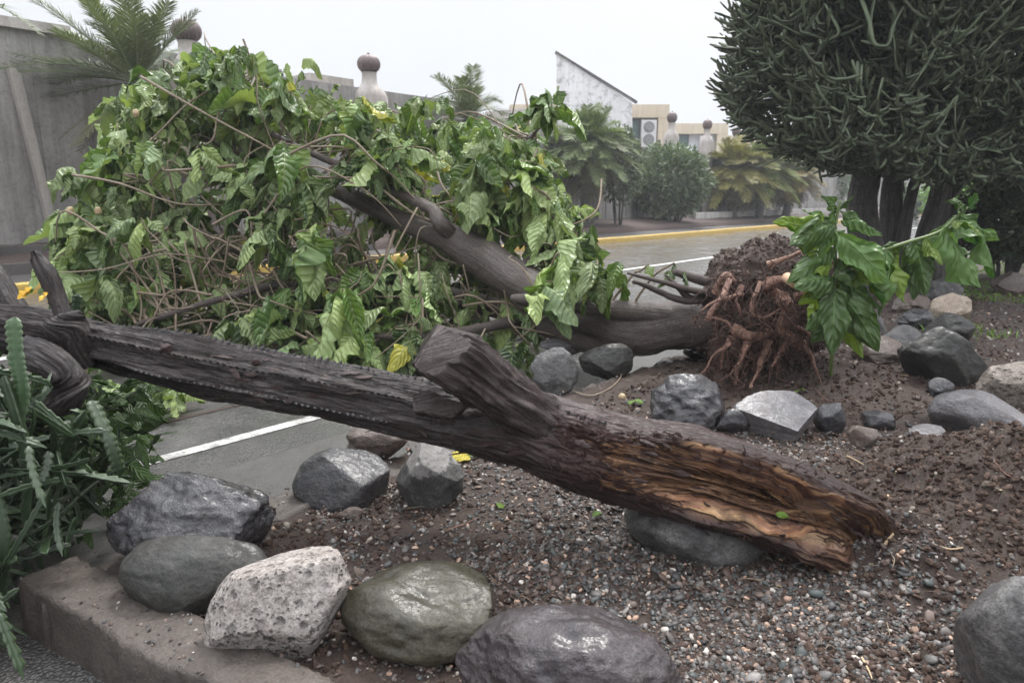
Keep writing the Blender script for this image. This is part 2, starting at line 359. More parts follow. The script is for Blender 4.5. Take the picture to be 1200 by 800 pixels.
M_palm = leaf_mat('palm_leaflet', (.14, .165, .085), (.16, .19, .11), (.09, .12, .06), (.1, .1, .1), rough=.45, trans=.2, useuv=False)
M_shrub = leaf_mat('shrub_leaf', (.10, .13, .075), (.12, .15, .09), (.06, .085, .045), (.1, .1, .1), rough=.4, trans=.15, useuv=False)
M_green = leaf_mat('lime_shrub_leaf', (.16, .30, .05), (.18, .30, .08), (.10, .2, .04), (.1, .1, .1), rough=.5, trans=.3, useuv=False)
def cactus_mat(name, a, b, edge):
    m = M(name, .42, .45); n = m.noise(7, 5, .6); u = m.sep(m.co('UV'))
    col = m.mix(m.ramp(n, (.3, 0.), (.7, 1.)), a, b); col = m.mix(m.ramp(u[1], (.55, 0.), (.95, 1.)), col, edge)
    m.color(m.mix(1., col, m.attr(), 'MULTIPLY')); m.bump(m.noise(60, 4, .6), .3, .004); return m.m
M_cact = cactus_mat('succulent_stem', (.065, .088, .050), (.125, .155, .095), (.12, .14, .085)); M_cact2 = cactus_mat('serrated_stem', (.022, .048, .017), (.055, .092, .038), (.11, .15, .08))
M_thorn = simple('grey_thorn', (.07, .064, .062), .4)
def bark(name, a, b, c, grain=(2.5, 1.), rough=(.35, .7), moss=None, bs=1.):
    """furrowed bark, streaks along the trunk (UV.x metres along, UV.y round)"""
    m = M(name, spec=.32); vec = m.co('UV', (grain[0], 14., 1.)); n1 = m.noise(1., 8, .65, vec=vec, dist=.3); vec2 = m.co('UV', (12, 60., 1.)); n2 = m.noise(1., 6, .7, vec=vec2)
    n3 = m.noise(3.5, 6, .65); n4 = m.noise(70, 4, .7)
    col = m.mix(m.ramp(n1, (.36, 0.), (.64, 1.)), a, b); col = m.mix(m.ramp(n3, (.45, 0.), (.65, .9)), col, c)
    col = m.mix(m.ramp(n2, (.35, .7), (.55, 0.)), col, tuple(x * .3 for x in a)); 
    if moss: col = m.mix(m.ramp(m.noise(9, 6, .7), (.55, 0.), (.7, .6)), col, moss)
    m.color(col).rough(m.ramp(n3, (.35, rough[0]), (.65, rough[1])))
    cr_ = m.ramp(m.noise(1., 6, .6, vec=m.co('UV', (grain[0] * 2.2, 32., 1.)), dist=.6), (.34, 1.), (.43, 0.)); col = m.mix(m.math('MULTIPLY', cr_, .8 * min(1, bs)), col, tuple(x * .2 for x in a)); col = m.mix(.55, col, m.ramp(n4, (.33, (.45, .45, .45)), (.66, (1.5, 1.5, 1.5))), 'MULTIPLY'); m.color(col)
    nb = m.bump(n1, .9 * bs, .03); nb = m.bump(cr_, -.8 * bs if False else .9 * bs, .012, nb) if False else nb; nb = m.bump(n2, 1. * bs, .014, nb); m.bump(n4, .7 * bs, .005, nb); return m
def log_mat():
    m = bark('weathered_log', (.022, .016, .015), (.15, .128, .124), (.042, .027, .024), (2.5, 1.), (.16, .5)); old = m.b.inputs['Base Color'].links[0].from_socket
    at = m.sep(m.attr()); vec = m.co('UV', (2.2, 26., 1.)); g = m.noise(1., 8, .7, vec=vec, dist=.35); vec = m.co('UV', (7., 90., 1.)); g2 = m.noise(1., 5, .7, vec=vec)
    wood = m.ramp(g, (.34, (.016, .008, .007)), (.43, (.12, .05, .035)), (.50, (.36, .18, .095)), (.60, (.62, .40, .21)))
    wood = m.mix(.7, wood, m.ramp(g2, (.3, (.35, .3, .28)), (.65, (1.2, 1.15, 1.1))), 'MULTIPLY')
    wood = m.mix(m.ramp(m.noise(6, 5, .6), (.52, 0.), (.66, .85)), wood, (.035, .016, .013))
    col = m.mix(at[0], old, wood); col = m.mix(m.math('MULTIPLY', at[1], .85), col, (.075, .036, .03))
    m.color(col); return m.m
M_log = log_mat(); M_log.node_tree.nodes['Principled BSDF'].inputs['Coat Weight'].default_value = .1; M_log.node_tree.nodes['Principled BSDF'].inputs['Coat Roughness'].default_value = .28
M_bark = bark('brown_smooth_bark', (.085, .068, .06), (.155, .128, .112), (.10, .075, .066), (1.2, 1.), (.3, .6), bs=.5).m
M_cbark = bark('grey_succulent_bark', (.10, .092, .086), (.23, .215, .20), (.12, .108, .10), (2.5, 1.), (.6, .85)).m
M_twig = bark('pale_twig', (.22, .17, .12), (.36, .29, .215), (.20, .14, .10), (3, 1.), (.4, .6), bs=.3).m
M_root = bark('raw_pink_root', (.42, .215, .155), (.62, .39, .30), (.22, .11, .08), (6, 1.), (.35, .6), bs=.8).m
M_litter = leaf_mat('dead_leaf_bits', (.5, .5, .5), (.5, .5, .5), (.3, .3, .3), (.4, .4, .4), useuv=False); M_hair = bark('dark_hair_root', (.10, .052, .038), (.19, .105, .078), (.06, .034, .026), (6, 1.), (.5, .8), bs=.5).m; M_cut = simple('fresh_cut_wood', (.62, .40, .26), .6, 0, .4, 60); M_stem = simple('green_shoot', (.12, .17, .05), .4, 0, .2)
M_fruit = simple('pale_fruit', (.40, .30, .17), .5, 0, .4, 40); M_straw = simple('dry_straw', (.50, .36, .22), .6, 0, .4)
M_yflow = leaf_mat('yellow_petal', (.85, .52, .04), (.8, .5, .06), (.8, .42, .02), (.6, .4, .1), useuv=False); M_yleaf = leaf_mat('yellowed_leaf', (.62, .50, .03), (.6, .5, .08), (.30, .24, .02), (.55, .5, .1))
#PART2

# ------------------------------------------------------------------ ground, road, kerbs
P_ISL = 2.2                                  # road-side edge of the planted island
CA, CB = W(20, 688, z=.14), W(222, 800, z=.14)
ED = norm((CB - CA) * [1, 1, 0]); EN = np.array([-ED[1], ED[0], 0])      # end kerb of the island: direction and inward normal
if EN[1] < 0: EN = -EN
def inside(x, y):
    p = x * VV[0] + y * VV[1]; e = (x - CA[0]) * EN[0] + (y - CA[1]) * EN[1]
    return np.minimum(P_ISL - p, e)          # metres inside the island edge
MND = W(1165, 575, Y=2.2); PIT = W(880, 440, z=.1)
def terrain(x, y, fine=True):
    x = np.asarray(x, float); y = np.asarray(y, float); P = np.stack([x, y, 0 * x], -1)
    h = .12 + .022 * fbm(P * 1.6, 3, 5) + .010 * fbm(P * 7, 3, 9)
    m = np.exp(-(((x - MND[0] - .1) / .42) ** 2 + ((y - MND[1] - .05) / .42) ** 2)); m2 = np.exp(-(((x - PIT[0] - .35) / .7) ** 2 + ((y - PIT[1] + .15) / .35) ** 2))
    m4 = np.exp(-(((x - 1.14) / .17) ** 2 + ((y - 1.86) / .2) ** 2)); m3 = np.exp(-(((x - PIT[0]) / .6) ** 2 + ((y - PIT[1] - .1) / .4) ** 2))
    h = h + m * (.27 + .10 * fbm(P * 6, 4, 21)) + m2 * (.05 + .05 * fbm(P * 8, 4, 23)) + m3 * .03 + m4 * (.09 + .05 * fbm(P * 9, 3, 25))
    if fine: h = h + (.006 + .046 * np.clip(m + m2 * .9 + m3 + m4, 0, 1)) * fbm(P * 24, 4, 31, .6) + .0025 * fbm(P * 90, 2, 33)
    h = h - .035 * sstep(.4, 0., inside(x, y)) * sstep(2.2, 1.6, y) + .012 * sstep(.5, .1, inside(x, y)) * sstep(2.2, 3, y)
    return h
tag(Acc().box((0, 200, -.06), (1600, 1600, .06)).build('ground', M_soil, smooth=False), kind='structure')
a = Acc(); c4 = np.array([RP(-60, -9), RP(400, -9), RP(400, 10.45), RP(-60, 10.45)]); a.add(c4, Q=[[0, 1, 2, 3]])
tag(a.build('road', M_asph, smooth=False), kind='structure')
ny = 980; ys = np.concatenate([np.linspace(.25, .8, 20)[:-1], .8 * (60 / .8) ** (np.linspace(0, 1, ny) ** 1.0)])
sx = np.linspace(-1.3, 1.9, 820); Xg = sx[None] * ys[:, None] + np.sign(sx)[None] * .5 * np.abs(sx)[None]; Yg = ys[:, None] * np.ones_like(Xg)
Zg = terrain(Xg, Yg); ins = inside(Xg, Yg); Zg = np.where(ins > .04, Zg, -.12)
nY, nX = Xg.shape; q = gridfaces(nY, nX, False); keep = (ins.ravel()[q] > -.3).all(1)
tag(mk('island_ground', np.stack([Xg, Yg, Zg], -1).reshape(-1, 3), q[keep], M_soil), kind='structure')

def kerb_line(name, A, B, width, h, seg, mat, z0=-.05, seed=0, rough=.006, kind=True):
    """a row of cast kerb stones from A to B with worn edges, one structure"""
    A = np.array(A, float); B = np.array(B, float); L = np.linalg.norm(B - A); d = (B - A) / L; s = np.cross([0, 0, 1], d); n = int(L / seg); acc = Acc(); g = rng(seed)
    prof = np.array([[0, z0], [0, h * .5], [0, h - .016], [.006, h - .005], [.018, h], [width * .33, h + .001], [width * .66, h + .001], [width - .02, h], [width - .006, h - .006], [width, h - .02], [width, z0]])
    for i in range(n):
        k = 60 if rough < .02 else 24; t = np.linspace(i * seg + .004, (i + 1) * seg - .004, k); P = A + d * t[:, None]
        V = P[:, None] + s * prof[None, :, :1] + np.array([0, 0, 1.]) * prof[None, :, 1:] + g.normal(0, .003, 3)
        V = V + rough * fbm(V * 9, 4, seed + 3)[..., None] * np.array([1, 1, 1.]) + rough * .5 * fbm(V * 45, 3, seed + 4)[..., None]
        sc_ = 1 - .6 * np.clip(fbm(V * 3.1, 3, seed + 9) - .35, 0, 1)
        V[..., 2] = np.where(V[..., 2] > h - .05, h - .05 + (V[..., 2] - h + .05) * sc_, V[..., 2])
        m = len(prof); acc.add(V.reshape(-1, 3), Q=gridfaces(k, m, False)[:, ::-1]); e = acc.n - k * m
        for r0 in (0, k - 1): acc.add(V[r0], T=[[0, j, j + 1] for j in range(1, m - 1)])
    return tag(acc.build(name, mat), kind='structure') if kind else acc
C0 = CA + U * 0; zer = np.array([1, 1, 0.])
pc = float(CA @ VV)
kerb_line('end_kerb', CA * zer - ED * .0, CA * zer + ED * 2.6, .16, .155, 1.3, M_kerb, seed=4, rough=.016)
kerb_line('island_kerb', (CA * zer + U * .02 + EN * .22 * 0 - VV * (pc - P_ISL) - VV * .17), (CA * zer - VV * (pc - P_ISL) - VV * .17 + U * 60), .17, .13, .7, M_kerb, seed=8, rough=.03)
def strip(name, u0, u1, p0, p1, z, mat, n=60, kind='structure'):
    us = np.linspace(u0, u1, n); V = np.array([[RP(u, p0, z), RP(u, p1, z)] for u in us]).reshape(-1, 3)
    return tag(mk(name, V, gridfaces(n, 2, False), mat, smooth=False), kind=kind)
pe = float(np.mean([W(130, 555, z=0) @ VV, W(350, 493, z=0) @ VV])); pcn = float(np.mean([W(800, 306, z=0) @ VV, W(925, 289, z=0) @ VV]))
pk = float(np.mean([W(690, 282, z=.13) @ VV, W(905, 264, z=.13) @ VV]))
print('p edge', pe, 'centre', pcn, 'kerb', pk)
strip('edge_line', -30, 90, pe - .045, pe + .035, .004, M_white); strip('centre_line', -30, 200, pcn - .06, pcn + .06, .004, M_lane)
ug = float(W(430, 540, z=0) @ U)
strip('road_patch_seam', -3, ug + 3.5, pe + .52, pe + .56, .004, M_soil); strip('gutter_strip', -8, 60, P_ISL - .02, pe - .35, .004, M_gut)
s0 = W(255, 532, z=0); 
kerb_line('yellow_kerb', RP(-30, pk), RP(120, pk), .18, .14, 1.5, M_yel, seed=12, rough=.01)
strip('pavement', -30, 150, pk + .15, 12.2, .12, M_path)
# raised planting bed in front of the wall
def band(name, u0, u1, prof, mat, n=140, amp=.03, seed=0, kind='structure'):
    us = np.linspace(u0, u1, n); pr = np.array(prof); V = np.array([[RP(u, p, z) for p, z in pr] for u in us]); V = V + amp * fbm(V * 2.2, 4, seed)[..., None] * np.array([0, 0, 1.])
    return tag(mk(name, V.reshape(-1, 3), gridfaces(n, len(pr), False), mat), kind=kind)
band('planting_bed', -30, 120, [(11.9, .08), (11.95, .27), (12.3, .3), (12.7, .33), (13.2, .42), (13.7, .45), (14.1, .45)], M_dirtmulch, 300, .05)
a = Acc()
for p, z, h_ in ((11.85, .2, .16), (12.9, .40, .14)):
    a.box(RP(-6, p, z), (30, .16, h_), ROADAX)
tag(a.build('bed_edging', M_path, smooth=False), kind='structure')

# ------------------------------------------------------------------ gravel and soil crumbs (nobody could count them)
def scatter(n, seed, ymin=.85, ymax=9., wide=(.95, 1.15)):
    g = rng(seed); y = ymin * (ymax / ymin) ** g.random(n); s = g.uniform(-wide[0], wide[1], n); x = s * (y + .25)
    return x, y, g
def pebbles(name, n, seed, mask, size, colors, mat, sub=0, ymax=9., flat=.6, smooth=False, power=1.6, sink=.25):
    x, y, g = scatter(n, seed, ymax=ymax); k = (inside(x, y) > .2) & (g.random(n) < mask(x, y)); x, y = x[k], y[k]; n = len(x)
    v, f = ICO[sub]; s = size[0] + (size[1] - size[0]) * g.random(n) ** power * 1.0; s = s * (1 + .12 * y)
    ax = np.stack([g.uniform(.75, 1.35, n), g.uniform(.7, 1., n), g.uniform(flat * .7, flat * 1.3, n)], 1) * s[:, None]
    V = v[None] * (1 + .28 * (g.random((n, len(v), 1)) - .5)) * ax[:, None]
    t = g.normal(0, .35, (n, 2)); V[..., 2] += V[..., 0] * t[:, :1] + V[..., 1] * t[:, 1:]
    c, s_ = np.cos(a := g.uniform(0, 6.28, n)), np.sin(a); X = V[..., 0] * c[:, None] - V[..., 1] * s_[:, None]; Y = V[..., 0] * s_[:, None] + V[..., 1] * c[:, None]
    z = terrain(x, y) + s * flat * (1 - 2 * sink)
    V = np.stack([X + x[:, None], Y + y[:, None], V[..., 2] + z[:, None]], -1)
    cl = np.array([q[0] for q in colors]); pr = np.array([q[1] for q in colors]); pr = pr / pr.sum(); ci = cl[g.choice(len(cl), n, p=pr)] * g.uniform(.75, 1.25, (n, 1))
    o = mk(name, V.reshape(-1, 3), (f[None] + (np.arange(n) * len(v))[:, None, None]).reshape(-1, 3), mat, col=np.repeat(ci, len(v), 0), smooth=smooth)
    return tag(o, kind='stuff')
def zone(cx, cy, rx, ry, x, y): return np.exp(-(((x - cx) / rx) ** 2 + ((y - cy) / ry) ** 2))
def gmask(x, y):
    P = np.stack([x, y, 0 * x], -1); n = fbm(P * 2.6, 4, 77); n2 = fbm(P * 9, 3, 79)
    mound = zone(MND[0] + .05, MND[1] + .05, .62, .6, x, y); pit = zone(PIT[0] + .15, PIT[1] - .2, 1.0, .75, x, y); left = sstep(.15, -.35, x) * sstep(3, 2.0, y)
    m = .62 + .5 * n + .25 * n2 - 1.25 * mound - 1.3 * pit - .62 * left
    return np.clip(m, .02, 1) * np.where(y > 3.2, .55, 1)
GC = [((.088, .082, .078), 8), ((.05, .048, .047), 7), ((.14, .122, .11), 4), ((.15, .112, .092), 4), ((.42, .28, .205), 1.5), ((.50, .45, .40), 1.0), ((.075, .084, .08), 2.5), ((.085, .056, .045), 7), ((.23, .21, .195), 2.2)]
pebbles('gravel', 270000, 1, gmask, (.0024, .0082), GC, M_gravel, flat=.62, sink=.3)
pebbles('rounded_gravel', 9000, 2, lambda x, y: gmask(x, y) * .8, (.007, .0145), GC, M_gravel, sub=1, flat=.6, smooth=True, ymax=4, sink=.28)
def cmask(x, y):
    P = np.stack([x, y, 0 * x], -1)
    return np.clip(.22 + 1.0 * zone(MND[0] - .05, MND[1], .6, .55, x, y) + .9 * zone(PIT[0] + .1, PIT[1] - .1, .9, .6, x, y) + .4 * sstep(-.1, -.6, x) + .5 * fbm(P * 3, 3, 55), 0, 1)
SC_ = [((.066, .044, .035), 6), ((.09, .062, .049), 4), ((.046, .031, .025), 3), ((.15, .12, .10), .6), ((.30, .26, .22), .25)]
pebbles('soil_crumbs', 200000, 3, cmask, (.0011, .0115), SC_, M_crumb, flat=.8, power=3.6, ymax=8, sink=.35)

def kmask(x, y): i_ = inside(x, y); return ((i_ < .2) & (i_ > -.01)) * .3
_t = terrain
def terrain(x, y, fine=True): return np.where(inside(np.asarray(x, float), np.asarray(y, float)) < .17 + .25, .158, _t(x, y, fine))
_i = inside
def inside(x, y): return _i(x, y) + .25
pebbles('kerb_grit', 60000, 5, lambda x, y: ((_i(x, y) < .15) & (_i(x, y) > .01)) * .25, (.0015, .006), GC, M_gravel, ymax=4, sink=.2)
inside = _i; terrain = _t
# ------------------------------------------------------------------ boulders
def rock_unit(seed, sub=5, facets=7, lo=.6, hi=.93, low=.2, mid=.04, fine=.012, edge=.9, cuts=(), crease=None):
    v = ICO[sub][0].copy(); g = rng(seed); v = v * (1 + low * 1.3 * fbm(v * 1.3 + seed * 3.1, 3, seed))[:, None]; facets += 4
    for k in range(facets):
        n = norm(g.normal(size=3)); d = g.uniform(lo, hi); t = v @ n - d; v = v - n * (np.logaddexp(0, t * 55) / 55 * edge)[:, None]
    for n, d in cuts: n = norm(np.array(n, float)); t = v @ n - d; v = v - n * (np.logaddexp(0, t * 90) / 90)[:, None]
    if crease is not None: n = norm(np.array(crease, float)); t = v @ n + .3 * fbm(v * 1.8, 3, seed) - .15; v = v * (1 - .055 * np.exp(-(t / .10) ** 2) * (1 + fbm(v * 3, 2, 4)) * sstep(-.1, .4, v[:, 2]) - .05 * sstep(0, .1, t) * sstep(-.1, .4, v[:, 2]))[:, None]
    v = v * (1 + mid * fbm(v * 2.6 + seed, 4, seed + 5, .55, True) + mid * .5 * np.minimum(0, fbm(v * 3.4 + seed * 2, 3, seed + 8))  + fine * fbm(v * 16 + seed, 3, seed + 7))[:, None]
    return v
BANK = []
def boulder(label, bb, mat, seed, zg=None, k=.85, roll=0, bury=.22, group=None, name='boulder', cmax=1.4, cmin=.3, sub=5, cat='boulder', yaw=0, **kw):
    u = rock_unit(seed, sub, **kw); f = ICO[sub][1]; x0, y0, x1, y1 = bb; xc = (x0 + x1) / 2
    cr, sr = math.cos(R(roll)), math.sin(R(roll)); cy, sy = math.cos(R(yaw)), math.sin(R(yaw))
    z0 = .12 if zg is None else zg; G = W(xc, y1, z=z0); a = (x1 - x0) / 2 / F * G[1] * 1.0; c = a * .8; X, Y = G[0], G[1] + k * a * .7
    for it in range(24):
        if zg is None: z0 = float(terrain(X, Y, False))
        V = u * [a, k * a, c]; V = np.stack([V[:, 0] * cr + V[:, 2] * sr, V[:, 1], -V[:, 0] * sr + V[:, 2] * cr], 1)
        V = np.stack([V[:, 0] * cy - V[:, 1] * sy, V[:, 0] * sy + V[:, 1] * cy, V[:, 2]], 1)
        hh = V[:, 2].max() - V[:, 2].min(); V = V + [X, Y, z0 - V[:, 2].min() - bury * hh]; vis = V[V[:, 2] > z0 - .005]; px, py = proj(vis)
        a *= ((x1 - x0) / (px.max() - px.min())) ** .8; X += ((x0 + x1) / 2 - (px.max() + px.min()) / 2) / F * Y * .8
        c *= 1 + .6 * ((y1 - y0) / (py.max() - py.min()) - 1); c = min(max(c, cmin * a), cmax * a); Y += (py.max() - y1) / F * Y * 1.2; Y = max(Y, .6)
    base = np.array([V[:, 0].mean(), V[:, 1].mean(), z0]); rim_ = V[np.abs(V[:, 2] - z0) < .02]
    if len(rim_): BANK.append((rim_, base, a, Y))
    return tag(mk(name, V, f, MR[mat], loc=base), label, cat, group)
B = boulder
fg = 'boulders edging the near end of the island'
B('wet black boulder with shiny faceted top, half hidden behind the dark oval boulder', (124, 552, 322, 690), 'wetblack', 11, k=.75, group=fg, facets=9, mid=.12, fine=.02, roll=8)
B('matte dark grey oval boulder between the wet black boulder and the pale pitted one', (138, 626, 322, 731), 'dark', 12, k=.6, group=fg, low=.1, facets=4, mid=.01, roll=3)
B('pale pitted pumice-like boulder lying tilted in front of the kerb', (238, 622, 412, 776), 'pumice', 13, k=.7, roll=-38, group=fg, low=.1, facets=6, lo=.68, mid=.015, cmax=.72)
B('smooth olive boulder with a creased top, right of the pale pitted boulder', (398, 656, 577, 781), 'olive', 14, k=.8, group=fg, low=.12, facets=5, lo=.68, mid=.02, fine=.006, crease=(.35, .75, .55))
B('large wet purplish black boulder at the bottom edge of the picture', (533, 707, 800, 890), 'purple', 15, k=.8, group=fg, low=.12, facets=6, lo=.68, mid=.07, fine=.015)
B('large smooth grey boulder cut off by the bottom right corner', (1116, 668, 1330, 880), 'grey', 16, k=.9, group=fg, low=.1, facets=7, roll=-12)
B('smooth grey brown boulder wedged under the split end of the log', (731, 556, 905, 666), 'grey', 17, k=.8, low=.1, facets=4, lo=.68, mid=.01)
mg = 'boulders between the log and the road'
B('smooth charcoal boulder by the road kerb, left of the grey capped boulder', (342, 524, 457, 602), 'wetblack', 18, k=.8, group=mg, facets=6, mid=.01, low=.08, lo=.68)
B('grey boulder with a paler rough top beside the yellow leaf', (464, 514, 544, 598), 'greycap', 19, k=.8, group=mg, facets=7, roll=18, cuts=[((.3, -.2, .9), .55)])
B('small rusty brown boulder mostly hidden behind the log', (405, 496, 482, 542), 'brown', 20, k=.8, group=mg)
B('tiny flat tan stone beside the charcoal boulder', (395, 593, 426, 609), 'brown', 21, k=.8, sub=3, name='stone', cat='stone', group=mg)
bg = 'boulders around the uprooted tree'
B('upright rough grey boulder in front of the hanging leaves', (622, 404, 679, 462), 'grey', 22, k=.7, group=bg, facets=8, cmax=1.2)
B('squat dark boulder under the fallen trunk, right of the upright rough one', (678, 402, 742, 442), 'dark', 23, k=.7, group=bg, facets=9)
B('flat pale stone lying on the kerb under the trunk', (632, 396, 694, 414), 'slab', 24, k=.5, group=bg, name='stone', cat='stone', sub=3)
B('dark wet angular boulder just behind the middle of the log', (760, 437, 850, 504), 'wetblack', 25, k=.8, group=bg, facets=8, mid=.05)
B('wedge shaped boulder with a flat pale lilac top face', (858, 457, 958, 521), 'slab', 26, k=.8, group=bg, facets=5, lo=.7, hi=.95, low=.1, cuts=[((-.12, -.42, .9), .30), ((.75, -.5, -.25), .6), ((-.7, -.6, -.3), .55)])
B('small dark pointed stone right of the flat topped wedge boulder', (952, 471, 992, 508), 'wetblack', 27, k=.8, group=bg, facets=9, name='stone', cat='stone', sub=3, lo=.5)
B('small blackish stone with rough crust, behind the little brown cube of rock', (1008, 480, 1050, 505), 'wetblack', 28, k=.8, group=bg, name='stone', cat='stone', sub=3)
B('little brown black cube-like stone near the foot of the soil mound', (992, 498, 1031, 528), 'brown', 29, k=.8, group=bg, name='stone', cat='stone', sub=3, lo=.55)
B('big dark grey boulder with a humped back, largest beside the sapling', (1051, 382, 1158, 454), 'dark', 30, k=.8, group=bg, facets=6, mid=.02, roll=8)
B('dark flat-backed boulder lying behind the big humped one', (1078, 366, 1144, 402), 'dark', 31, k=.8, group=bg)
B('cream angular boulder standing out among the dark ones', (1088, 343, 1139, 379), 'cream', 32, k=.8, group=bg, facets=9)
B('greyish brown rounded boulder left of the cream one', (1045, 343, 1091, 368), 'brown', 33, k=.8, group=bg)
B('low dark stone wedged under the cream and brown boulders', (1051, 361, 1099, 386), 'wetblack', 34, k=.8, group=bg)
B('wet grey boulder just left of the big humped one', (1034, 380, 1090, 412), 'grey', 35, k=.8, group=bg)
B('tan and brown boulder partly hidden by the sapling leaves', (996, 393, 1064, 428), 'brown', 36, k=.8, group=bg)
B('grey stone farthest back in the heap, above the cream boulder', (1078, 324, 1130, 352), 'grey', 37, k=.8, group=bg)
B('pale grey stone behind the sapling near the tree trunks', (1056, 320, 1080, 346), 'slab', 38, k=.8, group=bg, sub=3)
B('pale coral-like boulder cut off by the right edge', (1142, 423, 1225, 478), 'palerough', 39, k=.8, group=bg, facets=7)
B('broad flat blue grey boulder at the top of the soil mound', (1086, 456, 1210, 508), 'slab', 40, k=.8, group=bg, facets=5, low=.08, mid=.01)
B('small blue grey stone half sunk in the mound', (1064, 496, 1108, 518), 'slab', 41, k=.8, group=bg, name='stone', cat='stone', sub=3)
B('tiny dark stone in front of the big humped boulder', (1086, 442, 1119, 464), 'wetblack', 42, k=.8, group=bg, name='stone', cat='stone', sub=3)
B('wet shiny rock under the fallen trunk beside the roots', (800, 388, 853, 424), 'wetblack', 43, k=.8, group=bg, facets=8, mid=.05)
B('brown stone at the far right edge below the hedge', (1160, 318, 1212, 347), 'brown', 44, k=.8, group=bg)
B('small wet stone between the dark angular boulder and the wedge boulder', (838, 478, 880, 508), 'wetblack', 45, k=.8, group=bg, name='stone', cat='stone', sub=3)
B('grey stone lying in the gap between the trunk and the road', (1000, 368, 1040, 392), 'grey', 46, k=.8, group=bg, sub=3)
#PART3

g = rng(141); pp_, ss_ = [], []
for rim_, base, a, Y_ in BANK:
    n = int(min(520, 1500 * a)) if Y_ < 3 else int(min(160, 420 * a)); p = rim_[g.integers(0, len(rim_), n)]; dirn = p - base; dirn[:, 2] = 0; dirn = norm(dirn); off = g.random(n) ** 1.6 * .05; q = p + dirn * (off - .004)[:, None]; q[:, 2] = terrain(q[:, 0], q[:, 1]) + g.random(n) * np.maximum(0, .016 - off * .4) * 1.2
    pp_.append(q); ss_.append(g.uniform(.0018, .0075, n) * g.random(n) ** .4 + .0012)
pp_ = np.vstack(pp_); ss_ = np.concatenate(ss_); k = inside(pp_[:, 0], pp_[:, 1]) > .16; pp_, ss_ = pp_[k], ss_[k]; n = len(pp_); v, f = ICO[0]; V = v[None] * ss_[:, None, None] * (1 + .5 * (g.random((n, 12, 1)) - .5)) * np.array([1.1, .9, .7]) + pp_[:, None]
cl_ = np.array([q[0] for q in GC + SC_ * 2]); cc = cl_[g.integers(0, len(cl_), n)] * g.uniform(.7, 1.1, (n, 1)); tag(mk('banked_gravel', V.reshape(-1, 3), (f[None] + (np.arange(n) * 12)[:, None, None]).reshape(-1, 3), M_gravel, col=np.repeat(cc, 12, 0), smooth=False), kind='stuff')

# ------------------------------------------------------------------ boundary wall
def wbox(acc, u0, u1, p0, p1, z0, z1): return acc.box(RP((u0 + u1) / 2, (p0 + p1) / 2, (z0 + z1) / 2), (u1 - u0, p1 - p0, z1 - z0), ROADAX)
def u_at(px, p=14.): return float(WPL(px, 232, p) @ U)
wall = empty('boundary_wall', RP(0, 14.1), 'long tall stained grey concrete wall across the road, stepping down to the right', 'wall')
for x0, x1, z1 in ((-2200, 340, 3.9), (340, 560, 3.76), (560, 748, 3.36), (748, 846, 3.08), (846, 1150, 2.9)):
    u0 = u_at(x0) if x0 > -500 else -25; u1 = u_at(x1) if x1 < 1000 else 90
    a = Acc(); wbox(a, u0, u1, 14.0, 14.22, .1, z1); n = max(1, round((u1 - u0) / 1.15))
    for i in range(n + 1):
        uu = u0 + (u1 - u0) * i / n; wbox(a, uu - .03, uu + .03, 13.975, 14.0, .2, z1 - .04)
    a.build('wall_panel', M_wall, wall, smooth=False)
a = Acc(); wbox(a, -25, u_at(105), 13.9, 14.5, 3.9, 4.06); a.build('coping', M_cap, wall, smooth=False)
a = Acc(); wbox(a, u_at(362, 14.6), u_at(412, 14.6), 14.3, 15.6, 3.76, 3.98); a.build('coping', M_cap, wall, smooth=False)
a = Acc(); zA, zB = WPL(27, 75, 13.97)[2], WPL(41, 91, 13.97)[2]; pr = [(u_at(52), .4), (u_at(61), .4), (u_at(41), zB), (u_at(27), zA)]
a.prism(np.array([RP(u_, 13.97, z_) for u_, z_ in pr]), np.array([RP(u_, 13.8, z_) for u_, z_ in pr])); a.build('buttress', M_cap, wall, smooth=False)
for xq in (650, 700, 735, 770, 838):
    a = Acc(); uq = u_at(xq); wbox(a, uq - .09, uq + .09, 13.86, 13.99, .3, 3.0); a.build('pilaster', M_wall, wall, smooth=False)

# turbine ventilators standing on flared shafts along the wall
def vent():
    o = empty('roof_ventilator', RP(u_at(437), 13.95, 0), 'x', 'ventilator', 'turbine ventilators along the wall'); b = ROOTLOC[o.name]
    a = Acc(); th = np.linspace(0, 2 * np.pi, 40, endpoint=False); prof = [(.42, 3.0), (.42, 3.55), (.36, 3.68), (.25, 3.78), (.185, 3.88), (.17, 4.1), (.19, 4.12)]
    V = np.array([[b + [r * math.cos(t), r * math.sin(t), z] for t in th] for r, z in prof]); a.add(V.reshape(-1, 3), Q=gridfaces(len(prof), 40)); wbox(a, u_at(437) - .32, u_at(437) + .32, 13.68, 13.97, .4, 3.4)
    a.build('shaft', M_stainw, o)
    a = Acc(); m = 96; th = np.linspace(0, 2 * np.pi, m, endpoint=False); ph = np.linspace(-.42 * np.pi, .5 * np.pi, 26)
    rr = .275 * (1 - .05 * (np.arange(m) % 4 >= 2)); V = np.stack([np.cos(ph)[:, None] ** .8 * rr[None] * np.cos(th + .35 * 0) [None] , np.cos(ph)[:, None] ** .8 * rr[None] * np.sin(th)[None], .21 * np.sin(ph)[:, None] * np.ones((1, m))], -1) + b + [0, 0, 4.31]
    a.add(V.reshape(-1, 3), Q=gridfaces(26, m)); a.build('turbine', M_turb, o, smooth=False); a = Acc(); a.box(b + [0, 0, 4.54], (.05, .05, .04)); a.build('cap', M_turb, o); return o
M_stainw = concrete('stained_shaft_render', (.42, .38, .35), (.58, .54, .50), (.22, .18, .16), 1.5)
